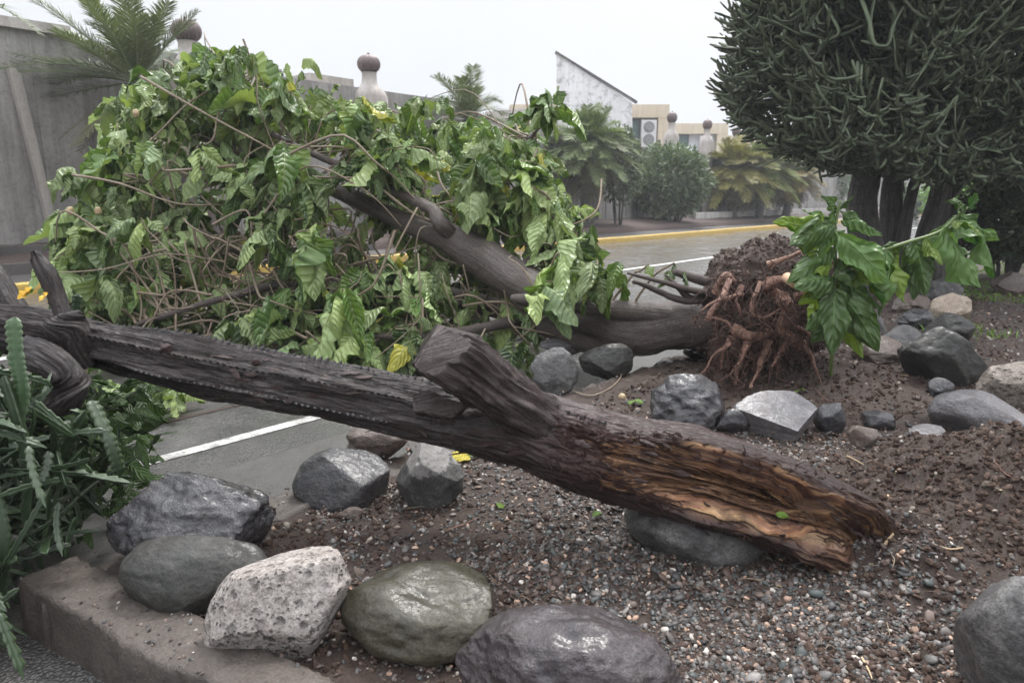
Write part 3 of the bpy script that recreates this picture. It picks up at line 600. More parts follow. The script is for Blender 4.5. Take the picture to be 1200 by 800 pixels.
v0 = vent(); vl = ['brown turbine ventilator behind the crown of the fallen tree, tallest on the skyline', 'brown turbine ventilator behind the fronds of the palm by the stained wall', 'small turbine ventilator in front of the second air conditioner pair', 'distant turbine ventilator between the last two air conditioners', 'farthest turbine ventilator, just above the yellowing palms']
for i, xq in enumerate((437, 235, 782, 823, 857)):
    o = v0 if i == 0 else copy_tree(v0); o['label'] = vl[i]; b = RP(u_at(xq), 13.95, 0)
    o.location = tuple(b + [0, 0, (0, .02, .0, -.03, -.12)[i]])
    if i > 1: o.scale = (.74, .74, 1)
# ------------------------------------------------------------------ cream buildings beyond the wall
def building(px0, px1, ytop, Y, label, last=False):
    A = W(px0, ytop, Y=Y); Bp = W(px1, ytop, Y=Y); zt = A[2]; x0, x1 = A[0], Bp[0]; wdt = x1 - x0; o = empty('cream_building', ((x0 + x1) / 2, Y, 0), label, 'building', 'cream blocks behind the wall')
    a = Acc(); a.box(((x0 + x1) / 2, Y + 4.3, zt / 2), (wdt - .3, 8, zt - .1)); a.build('wall', M_wr, o, smooth=False)
    a = Acc(); a.box(((x0 + x1) / 2, Y + .15, zt - .35), (wdt, .7, .7)); a.box(((x0 + x1) / 2, Y + 4.4, zt - .06), (wdt + .1, 8.4, .12)); a.build('parapet', M_cream, o, smooth=False)
    s = Y / F; a = Acc(); a.box((x1 - 6 * s, Y + .15, (zt - .7) / 2), (12 * s, .66, zt - .7)); a.build('pillar', M_cream, o, smooth=False)
    xa = x1 - (22 if Y < 45 else 24) * s; xw = xa - (21 if Y < 45 else 28) * s; zc = zt - .7 - .85
    if not last:
        a = Acc(); a.box((xa, Y - .02, zc), (.85, .34, 1.45)); ac = a.build('air_conditioner', M_acw, o, smooth=False)
        for dz in (.34, -.34):
            th = np.linspace(0, 2 * np.pi, 32, endpoint=False); a = Acc()
            for r0, r1, ty in ((.30, .25, -.205), (.22, .18, -.215), (.15, .11, -.215), (.06, .0, -.215)):
                V = np.array([[[xa + r * math.cos(t), Y + ty - .0, zc + dz + r * math.sin(t)] for t in th] for r in (r0, r1)]); a.add(V.reshape(-1, 3), Q=gridfaces(2, 32))
            a.build('fan', M_grey, ac)
    a = Acc(); a.box((xw, Y + .27, zc - .2), (1.1, .06, 1.9)); wd = a.build('window', M_glass, o, smooth=False)
    a = Acc()
    for dx in (-.58, .58): a.box((xw + dx, Y + .25, zc - .2), (.07, .1, 1.95))
    a.box((xw, Y + .25, zc + .78), (1.23, .1, .07)); a.build('frame', M_grey, wd, smooth=False); return o
building(598, 784, 123, 40, 'nearest cream block with flat roof and stacked air conditioner fans beside the white gable')
building(778, 853, 145, 50, 'second cream block, in the middle of the stepped row, with a twin-fan unit')
building(846, 892, 159, 60, 'farthest and smallest cream block, half hidden by the dark tree', True)
# stained white gable wall
Yg_ = 38.; g_ = [W(652, 62, Y=Yg_), W(741, 121, Y=Yg_), W(741, 150, Y=Yg_), W(652, 150, Y=Yg_)]
o = empty('white_gable', (g_[0][0] + 2, Yg_, 0), 'mould stained white triangular wall rising above the cream block', 'gable wall'); a = Acc(); a.prism(np.array(g_), np.array(g_) + [.3, 3.5, 0]); a.build('wall', M_stain, o, smooth=False)
a = Acc(); d_ = g_[1] - g_[0]; pts = np.array([g_[0] + [-.05, -.12, 0], g_[1] + [.25, -.12, 0], g_[1] + [.25, -.12, .09], g_[0] + [-.05, -.12, .09]]); a.prism(pts, pts + [0, .5, 0]); a.build('coping', M_kerb, o, smooth=False)
# roof with fascia seen between the palm and the gable
a = Acc(); A = W(570, 131, Y=30); Bp = W(650, 124, Y=34); a.prism(np.array([A, Bp, Bp - [0, 0, .35], A - [0, 0, .35]]), np.array([A, Bp, Bp - [0, 0, .35], A - [0, 0, .35]]) + [.5, 5, 0])
a.box((A + Bp) / 2 + [.3, 4.6, -1.9], (3, 3, 3.2)); o = a.build('low_building', M_cap, smooth=False); tag(o, 'low pale roof edge showing above the wall left of the white gable', 'building')
# low whitewashed wall in front of the yellowing palms
pl = float(W(815, 264, z=.12) @ VV); a = Acc(); u0, u1 = float(W(815, 264, z=.12) @ U), 60
wbox(a, u0, u1, pl, pl + .2, .1, .62); tag(a.build('low_wall', M_low, smooth=False), 'low whitewashed wall along the far pavement beneath the yellowing palms', 'wall')
# far building and post seen past the dark tree
a = Acc(); A = W(965, 192, Y=60); Bp = W(1004, 192, Y=60); a.box(((A[0] + Bp[0]) / 2, 63, A[2] / 2), (Bp[0] - A[0], 6, A[2])); tag(a.build('far_building', M_cream, smooth=False), 'small cream building at the far end of the road, beside the pale blue post', 'building')
b = W(996, 290, z=.1); P = np.array([b, b + [0, 0, 1.1], b + [0, 0, 2.0]]); V, q, uv = sweep(P, [.11, .11, .11], 20); tag(mk('post', V, q, M_pole, loc=b), 'pale blue post standing left of the dark trunks', 'post')
b = W(1083, 283, z=.1); o = empty('bollard', b, 'small orange topped post seen between the dark trunks', 'bollard')
V, q, uv = sweep(np.array([b, b + [0, 0, .28]]), [.06, .05], 16); mk('base', V, q, M_acw, o); V, q, uv = sweep(np.array([b + [0, 0, .28], b + [0, 0, .5], b + [0, 0, .62]]), [.055, .045, .02], 16); mk('cap', V, q, M_orange, o)
b = W(1178, 250, Y=24); b[2] = 0; o = empty('signboard', b, 'blue board on posts behind the dark hedge at the right edge', 'sign'); z_ = W(1178, 211, Y=24)[2]
a = Acc().box((b[0], b[1], z_), (1.1, .08, .24)); a.build('board', M_blue, o, smooth=False)
for dx in (-.45, .45): a = Acc().box((b[0] + dx, b[1] + .07, z_ / 2), (.07, .06, z_)); a.build('post', M_acw, o, smooth=False)

# ------------------------------------------------------------------ palms, shrubs, hedge
def quad_leaves(base, tip, nrm, wd, col=None, fold=.25, k=3, prof=None):
    """narrow leaflets: base, tip (n,3)"""
    n = len(base); d = tip - base; s = norm(np.cross(d, nrm)); u = np.linspace(0, 1, k + 1); w_ = np.sin(np.pi * np.clip(u * .86 + .1, 0, 1)) if prof is None else prof
    C = base[:, None] + d[:, None] * u[None, :, None] - np.array([0, 0, 1.]) * (np.linalg.norm(d, axis=1)[:, None] * .16 * u[None] ** 2)[..., None]
    ww = (wd[:, None] * w_[None])[..., None]; nn = norm(np.cross(s, d))
    V = np.stack([C - s[:, None] * ww - nn[:, None] * ww * fold, C, C + s[:, None] * ww - nn[:, None] * ww * fold], 2)
    q = gridfaces(k + 1, 3, False)[None] + (np.arange(n) * (k + 1) * 3)[:, None, None]
    return V.reshape(-1, 3), q.reshape(-1, 4), None if col is None else np.repeat(col, (k + 1) * 3, 0)
def frond_mesh(acc, o, d, L, g, droop=.5, ll=.34, n=42, tint=(1, 1, 1), wd=.011, wind=(0, 0, 0)):
    k = 24; u = np.linspace(0, 1, k); P = o + d * (L * u)[:, None] + np.array([0, 0, -1.]) * (droop * L * u ** 2)[:, None] + np.array(wind) * (L * u ** 1.6)[:, None]
    V, q, _ = sweep(P, np.linspace(.018, .004, k), 5); acc.add(V, Q=q, C=np.array(tint) * 1.3)
    T, S, N = frames(P); t = np.repeat(np.linspace(.1, .99, n), 2); i = t * (k - 1); i0 = np.minimum(i.astype(int), k - 2); f = (i - i0)[:, None]; b = P[i0] * (1 - f) + P[i0 + 1] * f; sgn = np.tile([1, -1], n)[:, None]
    ln = ll * np.sin(np.pi * (t * .8 + .15)) ** .6 * g.uniform(.8, 1.15, 2 * n)
    dr = norm(T[i0] * .75 + S[i0] * sgn * .8 + N[i0] * .28 + g.normal(0, .12, (2 * n, 3))); tip = b + dr * ln[:, None]
    V, q, c = quad_leaves(b, tip, N[i0] + 1e-3, np.full(2 * n, wd), np.array(tint) * g.uniform(.7, 1.25, (2 * n, 1)) * np.ones((2 * n, 3))); acc.add(V, Q=q, C=c)
def palm(label, base, ztop, dirs, L, seed, group='palms along the wall', trunk_r=.16, tint=(1, 1, 1), skirt=14, ll=.34, n=42, wd=.011, lean=(0, 0), tips=None, wind=(0, 0, 0), skirt_tint=(.9, .72, .6), droop=(.2, .6)):
    g = rng(seed); base = np.array(base, float); top = base * [1, 1, 0] + [lean[0], lean[1], ztop]; o = empty('palm_tree', base, label, 'palm', group)
    P = catmull([base, (base + top) / 2 + g.normal(0, .05, 3), top], 30); V, q, uv = sweep(P, np.linspace(trunk_r * 1.15, trunk_r * .8, 30), 20, ref=(0, 1, 0), disp=lambda s, t, p: .02 * np.sign(np.sin(s * 60 + 4 * np.sin(t * 3))) + .012 * fbm(p * 12, 3, seed)); mk('trunk', V, q, M_cbark, o, uv=uv)
    a = Acc()
    for az, el in dirs:
        az, el = R(az) + g.normal(0, .08), R(el) + g.normal(0, .06); d = np.array([math.cos(el) * math.cos(az), math.cos(el) * math.sin(az), math.sin(el)])
        frond_mesh(a, top + d * .05, d, L * g.uniform(.82, 1.12), g, g.uniform(*droop), ll, n, np.array(tint) * g.uniform(.8, 1.2), wd, wind)
    a.build('crown', M_palm, o)
    if skirt:
        a = Acc()
        for i in range(skirt):
            az = g.uniform(0, 6.28); el = g.uniform(-1.2, -.3); d = np.array([math.cos(el) * math.cos(az), math.cos(el) * math.sin(az), math.sin(el)]); frond_mesh(a, top - [0, 0, .15], d, L * g.uniform(.5, .8), g, .3, ll * .8, 26, skirt_tint, wd * 1.2)
        a.build('dead_fronds', M_palm, o)
    return o
def ring(n, el, g, lo=0, hi=360): return [(lo + (hi - lo) * (i + g.uniform(-.3, .3)) / n, el + g.uniform(-10, 10)) for i in range(n)]
g = rng(5)
pb = WPL(160, 90, 12.7); palm('large feathery palm in front of the stained wall, left of the nearer ventilator', (pb[0], pb[1], .3), pb[2] - .1, ring(12, 68, g) + ring(13, 45, g) + ring(9, 15, g) + [(175, 8), (170, -3), (185, 18), (178, 26), (165, 12)], 1.75, 31, ll=.36, n=70, wd=.008, skirt=70, wind=(-.1, 0, 0), droop=(.05, .4))
pb = WPL(-72, 2, 12.7); palm('palm beyond the left edge, only one frond tip in view', (pb[0], pb[1], .3), pb[2], [(0, 18), (20, 40), (100, 40), (200, 30), (280, 40), (322, -2)], 1.15, 32, skirt=0, ll=.3)
pb = WPL(548, 128, 12.9); palm('windblown palm above the wall in the middle, behind the fallen crown', (pb[0], pb[1], .3), pb[2] - .25, ring(8, 65, g) + ring(10, 38, g) + ring(10, 8, g), 1.6, 33, ll=.4, n=54, wd=.009, wind=(-.15, 0, 0))
pb = WPL(690, 165, 12.9); palm('bushy palm with a brown skirt of dead fronds below the white gable', (pb[0], pb[1], .3), pb[2] - .2, ring(18, 68, g) + ring(26, 46, g) + ring(26, 22, g) + ring(22, -8, g), 1.6, 34, ll=.45, n=60, wd=.010, skirt=80, trunk_r=.2, tint=(1.3, 1.35, 1.1), skirt_tint=(.75, .6, .52))
for i, (xq, yq, p_, tt, lb) in enumerate(((862, 196, 13.0, (1.5, 1.15, .55), 'yellowing palm nearest the end of the low whitewashed wall'), (893, 196, 12.6, (1.3, 1.3, .7), 'greener palm in the middle of the yellowing row'), (925, 200, 12.4, (1.5, 1.0, .5), 'orange tinged palm at the far end of the yellowing row'))):
    pb = WPL(xq, yq, p_); palm(lb, (pb[0], pb[1], .3), pb[2] - .1, ring(12, 66, g) + ring(20, 42, g) + ring(22, 14, g) + ring(18, -16, g), 1.75, 36 + i, group='yellowing palms behind the low wall', ll=.55, n=60, wd=.014, tint=tt, skirt=60, skirt_tint=(.6, .42, .33))
def bush(name, label, cat, c, rad, n, seed, mat=M_shrub, size=(.09, .16), tint=(1, 1, 1), group=None, stems=7, wd=.2, hollow=.25, zmin=.05, stem_mat=None):
    g = rng(seed); c = np.array(c, float); rad = np.array(rad, float); o = empty(name, c * [1, 1, 0] + [0, 0, zmin], label, cat, group); d = norm(g.normal(size=(n, 3))); lump = 1 + .28 * fbm(d * 2.2 + seed, 3, seed)
    r = (hollow + (1 - hollow) * g.random(n) ** .45) * lump; P = c + d * rad * r[:, None]; k = P[:, 2] > zmin + .05; P, d = P[k], d[k]; n = len(P)
    sh = 1 + .45 * fbm(P * 2.5 / max(rad.max(), .5), 3, seed + 2); D = norm(d * .8 + g.normal(0, .6, (n, 3)) + [0, 0, .25]); L = g.uniform(*size, n)
    V, q, cc = quad_leaves(P, P + D * L[:, None], norm(g.normal(size=(n, 3))), L * wd, np.array(tint) * (sh * g.uniform(.7, 1.3, n))[:, None] * np.ones((n, 3)), k=3); mk('foliage', V, q, mat, o, col=cc)
    a = Acc()
    for i in range(stems):
        az = g.uniform(0, 6.28); b = c * [1, 1, 0] + [.15 * rad[0] * math.cos(az), .15 * rad[1] * math.sin(az), zmin - .05]; e = c + rad * np.array([math.cos(az) * .6, math.sin(az) * .6, g.uniform(-.1, .5)])
        Pp = catmull([b, (b * .6 + e * .4) + g.normal(0, .08, 3), e], 16); V, q, uv = sweep(Pp, np.linspace(.05, .02, 16) * max(rad[0], .6), 8, ref=(0, 1, 0)); a.add(V, Q=q, UV=uv)
    a.build('stems', M_cbark, o); return o
pb = WPL(788, 213, 12.8); bush('shrub', 'dense grey green shrub against the wall, right of the bushy palm', 'shrub', pb, (1.5, 1.2, 1.35), 7000, 51, size=(.12, .22), group='shrubs along the wall', tint=(1.15, 1.2, 1.1))
pb = WPL(728, 195, 12.6); bush('shrub', 'thin greyish shrub leaning against the bushy palm on its right', 'shrub', pb, (.75, .7, 1.2), 2600, 52, size=(.1, .18), group='shrubs along the wall', stems=5)
pb = W(965, 212, Y=46); bush('tree', 'small hazy round tree at the end of the yellowing palms', 'tree', pb, (1.7, 1.5, 1.6), 3500, 53, size=(.2, .35), tint=(1.2, 1.25, 1.2))
pb = W(1187, 255, Y=9.5); bush('hedge', 'dark clipped bush at the right edge behind the boulders', 'bush', pb, (.62, .8, .62), 7000, 54, size=(.05, .1), zmin=.1, tint=(.75, .8, .75), wd=.3)
pb = W(1270, 245, Y=11); bush('hedge', 'second dark bush beyond the right edge', 'bush', pb, (.9, .9, .8), 4000, 55, size=(.06, .11), zmin=.1, tint=(.75, .8, .75), wd=.3)
pb = W(1165, 210, Y=19); bush('shrub', 'bright lime green shrub behind the dark bush', 'shrub', pb, (1.5, 1., .62), 5200, 56, M_green, (.12, .2), zmin=.1)
for i, (xq, yq, Y_, r_) in enumerate(((1062, 238, 40, 1.1), (1120, 225, 34, 1.5))):
    pb = W(xq, yq, Y=Y_); bush('shrub', ('small roadside shrub far off between the dark trunks', 'loose green tree far behind the dark trunks')[i], 'shrub', pb, (r_, r_, r_), 2200, 57 + i, M_green if i else M_shrub, (.15, .3))
# grass under the hedge
g = rng(61); n = 9000; y = g.uniform(5.2, 13, n); x = y * g.uniform(.58, 1.15, n); P = np.stack([x, y, 0 * x], -1); k = (fbm(P * .9, 3, 62) > -.05) & (inside(x, y) > .6); x, y = x[k], y[k]; n = len(x); z = terrain(x, y, False)
b = np.stack([x, y, z], -1); V, q, c = quad_leaves(b, b + np.stack([g.normal(0, .03, n), g.normal(0, .03, n), g.uniform(.03, .08, n)], -1), norm(g.normal(size=(n, 3))), np.full(n, .006), np.array([.9, .9, .6]) * g.uniform(.6, 1.2, (n, 1)), k=2)
tag(mk('grass', V, q, M_green, col=c), kind='stuff')

# ------------------------------------------------------------------ big succulent tree on the right
def inpoly(px, py, poly):
    r = np.zeros(px.shape, bool); n = len(poly)
    for i in range(n):
        (x0, y0), (x1, y1) = poly[i], poly[(i + 1) % n]; c = ((y0 > py) != (y1 > py)) & (px < (x1 - x0) * (py - y0) / (y1 - y0 + 1e-9) + x0); r ^= c
    return r
tb = W(1050, 335, z=.12); ct = empty('succulent_tree', tb, 'huge dark candelabra succulent tree with several trunks at the right', 'tree')
paths = [([(1022, 350), (1014, 290), (1010, 240), (1016, 180), (1000, 90), (985, 0)], 8.4, .165), ([(1046, 342), (1044, 280), (1046, 220), (1056, 140), (1060, 40)], 8.8, .125), ([(1053, 325), (1061, 265), (1074, 210), (1098, 140), (1120, 60)], 8.6, .06),
         ([(1078, 330), (1084, 285), (1098, 235), (1120, 170), (1160, 90)], 8.8, .11), ([(1094, 318), (1096, 270), (1104, 220), (1108, 150), (1090, 50)], 9.2, .13), ([(1122, 300), (1112, 260), (1120, 215), (1150, 160), (1210, 90)], 9.6, .09)]
for i, (pp, Y_, r_) in enumerate(paths):
    P = catmull([W(x, y, Y=Y_ + .12 * j) for j, (x, y) in enumerate(pp)], 70); P[0, 2] = min(P[0, 2], .12); V, q, uv = sweep(P, r_ * np.linspace(1.25, .6, 70), 36, ref=(0, 1, 0), disp=lambda s, t, p: .18 * r_ * np.cos(3 * t + i + s * .8) * .6 + .03 * fbm(np.stack([np.cos(t) * 2.5, np.sin(t) * 2.5, s * 1.8 + i * 7], -1), 4, 5) ); mk('trunk', V, q, M_cbark, ct, uv=uv)
g = rng(71); poly = [(905, -60), (885, 5), (862, 30), (858, 75), (853, 108), (872, 145), (905, 170), (950, 190), (990, 200), (1030, 190), (1080, 206), (1120, 230), (1160, 212), (1260, 206), (1400, 100), (1350, -260), (930, -260)]
n = 76000; px = g.uniform(850, 1400, n); py = g.uniform(-260, 210, n); k = inpoly(px, py, poly); px, py = px[k], py[k]; n = len(px)
dY = g.random(n); edge = np.clip((px - 850) / 120, 0, 1); Yc = 6.6 + 1.2 * (1 - edge) + dY ** 1.3 * 4.2 * (.35 + .65 * edge); C = np.array([W(a_, b_, Y=c_) for a_, b_, c_ in zip(px, py, Yc)])
cen = W(1110, 60, Y=9.0); out = norm(C - cen); nz = vnoise(C * 1.5, 5) + .5 * vnoise(C * 3.3, 6); k = nz > np.where(C[:, 0] < 3.6, -.12, -.36); C, out = C[k], out[k]; n = min(len(C), 36000); C, out = C[:n], out[:n]
D = norm(out * .9 + g.normal(0, .55, (n, 3)) + [0, 0, -.1]); L = g.uniform(.09, .3, n); u = np.linspace(0, 1, 7); cu = norm(g.normal(0, .5, (n, 3)) + [0, 0, .9])
P = C[:, None] + D[:, None] * (L[:, None] * u)[..., None] + cu[:, None] * (L[:, None] * .5 * u ** 2)[..., None]
r = g.uniform(.008, .0155, n)[:, None] * np.array([.75, 1, .8, 1.05, .82, .95, .55])[None]; prof = np.tile(np.array([1.35, .7, 1.35, .7, 1.35, .7]), (n, 7, 1)) * (1 + .12 * (np.arange(7) % 2))[None, :, None]
V, q = sweep_many(P, r, prof, 6, 72); uv = np.tile(np.stack([np.zeros(42), np.tile([1, .2, 1, .2, 1, .2], 7)], -1), (n, 1)); cc = np.repeat(g.uniform(.55, 1.35, (n, 1)) * np.array([1, 1, 1.]), 42, 0); mk('crown', V, q, M_cact, ct, col=cc, uv=uv)
for i in range(46):
    x, y = g.uniform(960, 1190), g.uniform(-20, 130); Y_ = 6.7 + g.random() * .4; dx_ = g.normal(0, 18); ln = g.uniform(20, 60)
    Pq = catmull([W(x, y, Y=Y_), W(x + dx_ * .6, y + ln * .5, Y=Y_ - .05), W(x + dx_, y + ln, Y=Y_ - .05), W(x + dx_ + g.normal(0, 12), y + ln + g.uniform(-8, 12), Y=Y_)], 40); tp = np.minimum(1, np.minimum(np.linspace(.5, 9, 40), np.linspace(8, .3, 40))); pf = np.tile(np.array([1.4, .55, 1.4, .55, 1.4, .55]), (1, 40, 1)) * (1 + .1 * (np.arange(40) % 2))[None, :, None]
    V, q = sweep_many(Pq[None], (.014 * tp)[None], pf, 6, i); mk('stem', V, q, M_cact, ct, col=np.full((240, 3), g.uniform(.9, 1.5)), uv=np.stack([np.zeros(240), np.tile([1, .2, 1, .2, 1, .2], 40)], -1))
n = 260; P0 = np.array([W(x, y, Y=Y_) for x, y, Y_ in zip(g.uniform(880, 1350, n), g.uniform(-200, 180, n), g.uniform(7, 10.5, n))]); k = inpoly(*proj(P0), poly); P0 = P0[k]; n = len(P0); hub = np.array([W(x, y, Y=9) for x, y in zip(g.uniform(1000, 1120, n), g.uniform(60, 200, n))])
P = np.stack([catmull([h_, (h_ * .5 + e * .5) + g.normal(0, .15, 3) + [0, 0, -.1], e], 10) for h_, e in zip(hub, P0)]); V, q = sweep_many(P, np.linspace(.06, .018, 10)[None] * g.uniform(.6, 1.2, (n, 1)), None, 7, 73); mk('branches', V, q, M_cbark, ct, uv=np.zeros((len(V), 2)))
#PART4

# ------------------------------------------------------------------ broad leaves
def leaves(base, tip, nrm, wr, seed, K=14, J=9, curl=(.02, .22), fold=(.05, .6), ruf=.12, col=None, sag=.10, crum=.16, cor=.022, scal=.0):
    g = rng(seed); n = len(base); d = tip - base; L = np.linalg.norm(d, axis=1); s = norm(np.cross(d, nrm)); nn = norm(np.cross(s, d)); nn = np.where((nn * nrm).sum(1, keepdims=True) < 0, -nn, nn)
    u = np.linspace(0, 1, K); v = np.linspace(-1, 1, J); wp = np.sin(np.pi * np.clip(u, 0, 1) ** .8) ** .75 * (1 - .25 * u) * (1 + scal * (np.abs(((u * 7) % 1) - .5) * 2 - .5)); wp[0] = .03; wp[-1] = .0
    c = g.uniform(*curl, n); f = g.uniform(*fold, n); ph = g.uniform(0, 6.28, (n, 1, 1)); fr = g.uniform(2.2, 4.2, (n, 1, 1)); tw = g.normal(0, .35, n); ww = (wr * L * .5)[:, None] * wp[None]
    C = base[:, None] + d[:, None] * u[None, :, None] + nn[:, None] * (c[:, None] * L[:, None] * np.sin(np.pi * u)[None])[..., None] - np.array([0, 0, 1.]) * (sag * L[:, None] * u[None] ** 2)[..., None] + s[:, None] * (tw[:, None] * .25 * L[:, None] * (u - u ** 2)[None])[..., None]
    av = np.abs(v); side = ww[..., None] * v[None, None] * np.cos(f * .8)[:, None, None]; vein = np.cos(2 * np.pi * (u[None, :, None] * 6 - av[None, None] ** 1.3 * 1.3)) * cor
    dn = -ww[..., None] * (av ** 1.15)[None, None] * np.sin(f)[:, None, None] + (L[:, None, None] * ruf * .32) * np.sin(fr * 6.28 * u[None, :, None] * .5 + ph + 1.7 * np.sign(v)[None, None]) * (av ** 1.6)[None, None] * wp[None, :, None] + vein * ww[..., None] * 1.2 * (av > 0.1)
    ui, vi = np.meshgrid(u, v, indexing='ij'); idx = np.arange(n)[:, None, None] * 3.17; dn = dn + crum * L[:, None, None] * fbm(np.stack([ui[None] * 3.2 + idx, vi[None] * 1.6 + 0 * idx, 0 * ui[None] + idx], -1), 2, 5) * wp[None, :, None] * (.25 + av)[None, None]
    tt = tw[:, None, None] * u[None, :, None] * 1.2; dn = dn + side * np.sin(tt)
    V = C[:, :, None] + s[:, None, None] * side[..., None] + nn[:, None, None] * dn[..., None]
    uv = np.stack([u[:, None] * np.ones(J), (v / 2 + .5)[None] * np.ones((K, 1))], -1).reshape(-1, 2); q = gridfaces(K, J, False)[None] + (np.arange(n) * K * J)[:, None, None]
    return V.reshape(-1, 3), q.reshape(-1, 4), np.tile(uv, (n, 1)), (None if col is None else np.repeat(col, K * J, 0))

# ------------------------------------------------------------------ fallen leafy tree with its root plate
def path(pp, n=60): return catmull([W(x, y, Y=Y_) for x, y, Y_, _ in pp], n), catmull([[r_, 0, 0] for *_, r_ in pp], n)[:, 0]
TR = {'trunk': [(905, 368, 4.25, .2), (860, 372, 4.3, .19), (800, 378, 4.35, .165), (750, 388, 4.42, .16), (722, 380, 4.5, .15), (690, 372, 4.6, .10)],
      'A': [(742, 382, 4.45, .10), (690, 374, 4.62, .105), (645, 352, 4.8, .13), (600, 324, 5.0, .15), (560, 298, 5.12, .145), (525, 278, 5.25, .115), (480, 263, 5.4, .08), (400, 226, 5.7, .06), (300, 186, 6.1, .045), (210, 150, 6.3, .02)],
      'B': [(800, 372, 4.3, .08), (750, 366, 4.34, .07), (700, 361, 4.4, .06), (650, 352, 4.45, .05), (600, 350, 4.6, .03)],
      'C': [(740, 400, 4.5, .11), (690, 398, 4.7, .10), (620, 372, 5.1, .085), (540, 350, 5.5, .08), (440, 330, 5.8, .07), (340, 300, 6.1, .05), (220, 290, 6.3, .035), (120, 260, 6.4, .02)],
      'D': [(535, 280, 5.2, .055), (516, 262, 5.1, .06), (505, 245, 5.15, .045), (470, 228, 5.3, .035), (400, 195, 5.5, .03), (310, 150, 5.7, .02), (270, 90, 5.8, .012)],
      'E': [(560, 298, 5.12, .06), (575, 240, 5.5, .045), (600, 190, 5.8, .03), (640, 140, 5.9, .012)], 'F': [(440, 330, 5.8, .05), (350, 330, 5.2, .035), (260, 350, 4.9, .025), (160, 380, 4.8, .015)],
      'G': [(620, 372, 5.1, .05), (560, 385, 4.8, .035), (480, 395, 4.6, .025), (400, 390, 4.6, .015)], 'H': [(600, 324, 5., .05), (640, 290, 5.2, .035), (665, 255, 5.4, .015)]}
rb = W(890, 440, z=.12); ft = empty('fallen_tree', rb, 'uprooted broad-leaved tree lying across the road with its root plate torn up', 'tree')
bp = []
for k_, pp in TR.items():
    P, r = path(pp, 90); m = 48 if k_ == 'trunk' else 28
    V, q, uv = sweep(P, r, m, disp=lambda s, t, p: .02 * (r.max() / .15) * fbm(p * 5, 4, 3) + .006 * fbm(p * 22, 3, 4))
    mk('trunk' if k_ == 'trunk' else 'branch', V, q, M_bark, ft, uv=uv)
    if k_ != 'trunk': bp.append(P[25:])
bp = np.vstack(bp)
# crown: clusters of drooping leaves through a volume 2-3 m deep
g = rng(101)
cpoly = [(72, 255), (84, 200), (118, 178), (138, 150), (132, 118), (155, 100), (200, 92), (235, 68), (268, 50), (292, 62), (288, 92), (322, 84), (345, 84), (362, 118), (392, 120), (420, 112), (440, 140), (470, 132), (500, 120), (535, 118), (560, 145), (585, 150), (610, 130), (640, 115), (652, 135), (636, 170), (640, 215), (668, 232), (685, 262), (680, 290), (655, 305), (640, 380), (600, 415), (540, 430), (430, 425), (350, 418), (260, 400), (180, 440), (90, 425), (70, 330)]
hole = [(395, 235), (470, 240), (560, 280), (610, 318), (600, 335), (540, 305), (470, 275), (395, 250)]; hole2 = [(200, 300), (330, 290), (300, 400), (200, 390)]
cl = []; tries = 0
while len(cl) < 540 and tries < 60000:
    tries += 1; x, y = g.uniform(60, 695), g.uniform(45, 445)
    if not inpoly(np.array([x]), np.array([y]), cpoly)[0]: continue
    Yf = 4.45 + max(0, 430 - y) * .0034 + (.25 if x < 250 else 0); Y_ = Yf + g.random() ** 1.5 * 2.3
    if inpoly(np.array([x]), np.array([y]), hole)[0] and Y_ < 5.6: continue
    if inpoly(np.array([x]), np.array([y]), hole2)[0] and (Y_ < 5.2 or g.random() < .5): continue
    if x > 560 and y > 300 and Y_ < 4.9: continue
    P = W(x, y, Y=Y_)
    if P[2] < .12 or vnoise(np.array([P * 2.3]), 17)[0] < -.22: continue
    cl.append(P)
cl = np.array(cl)
hero = [(333, 168, 5.1, 5, .42), (340, 90, 5.6, 4, .34), (415, 120, 5.5, 5, .34), (365, 270, 4.75, 6, .42), (310, 262, 4.8, 5, .4), (400, 340, 4.6, 7, .40), (275, 375, 4.55, 6, .33), (460, 300, 4.9, 5, .4), (600, 300, 4.6, 5, .34), (655, 296, 4.4, 6, .36), (700, 305, 4.3, 6, .34), (640, 330, 4.35, 5, .36), (725, 308, 4.3, 4, .34), (450, 150, 5.4, 5, .36), (130, 270, 5.0, 5, .34), (165, 255, 4.9, 5, .36), (100, 260, 5.1, 5, .3), (240, 170, 5.3, 6, .34), (480, 380, 4.5, 6, .32), (540, 390, 4.5, 6, .32), (430, 395, 4.5, 6, .36), (150, 400, 4.6, 5, .3), (120, 320, 4.8, 5, .33), (620, 215, 5.2, 5, .34), (645, 250, 5.1, 5, .34), (610, 395, 4.45, 5, .28), (365, 205, 5., 4, .38), (640, 125, 5.6, 3, .26), (280, 68, 5.6, 4, .28), (175, 165, 5.3, 5, .3), (560, 185, 5.2, 6, .34), (350, 120, 5.5, 4, .3), (760, 310, 4.25, 2, .18), (790, 308, 4.2, 2, .16)]
b_, t_, n_, c_ = [], [], [], []
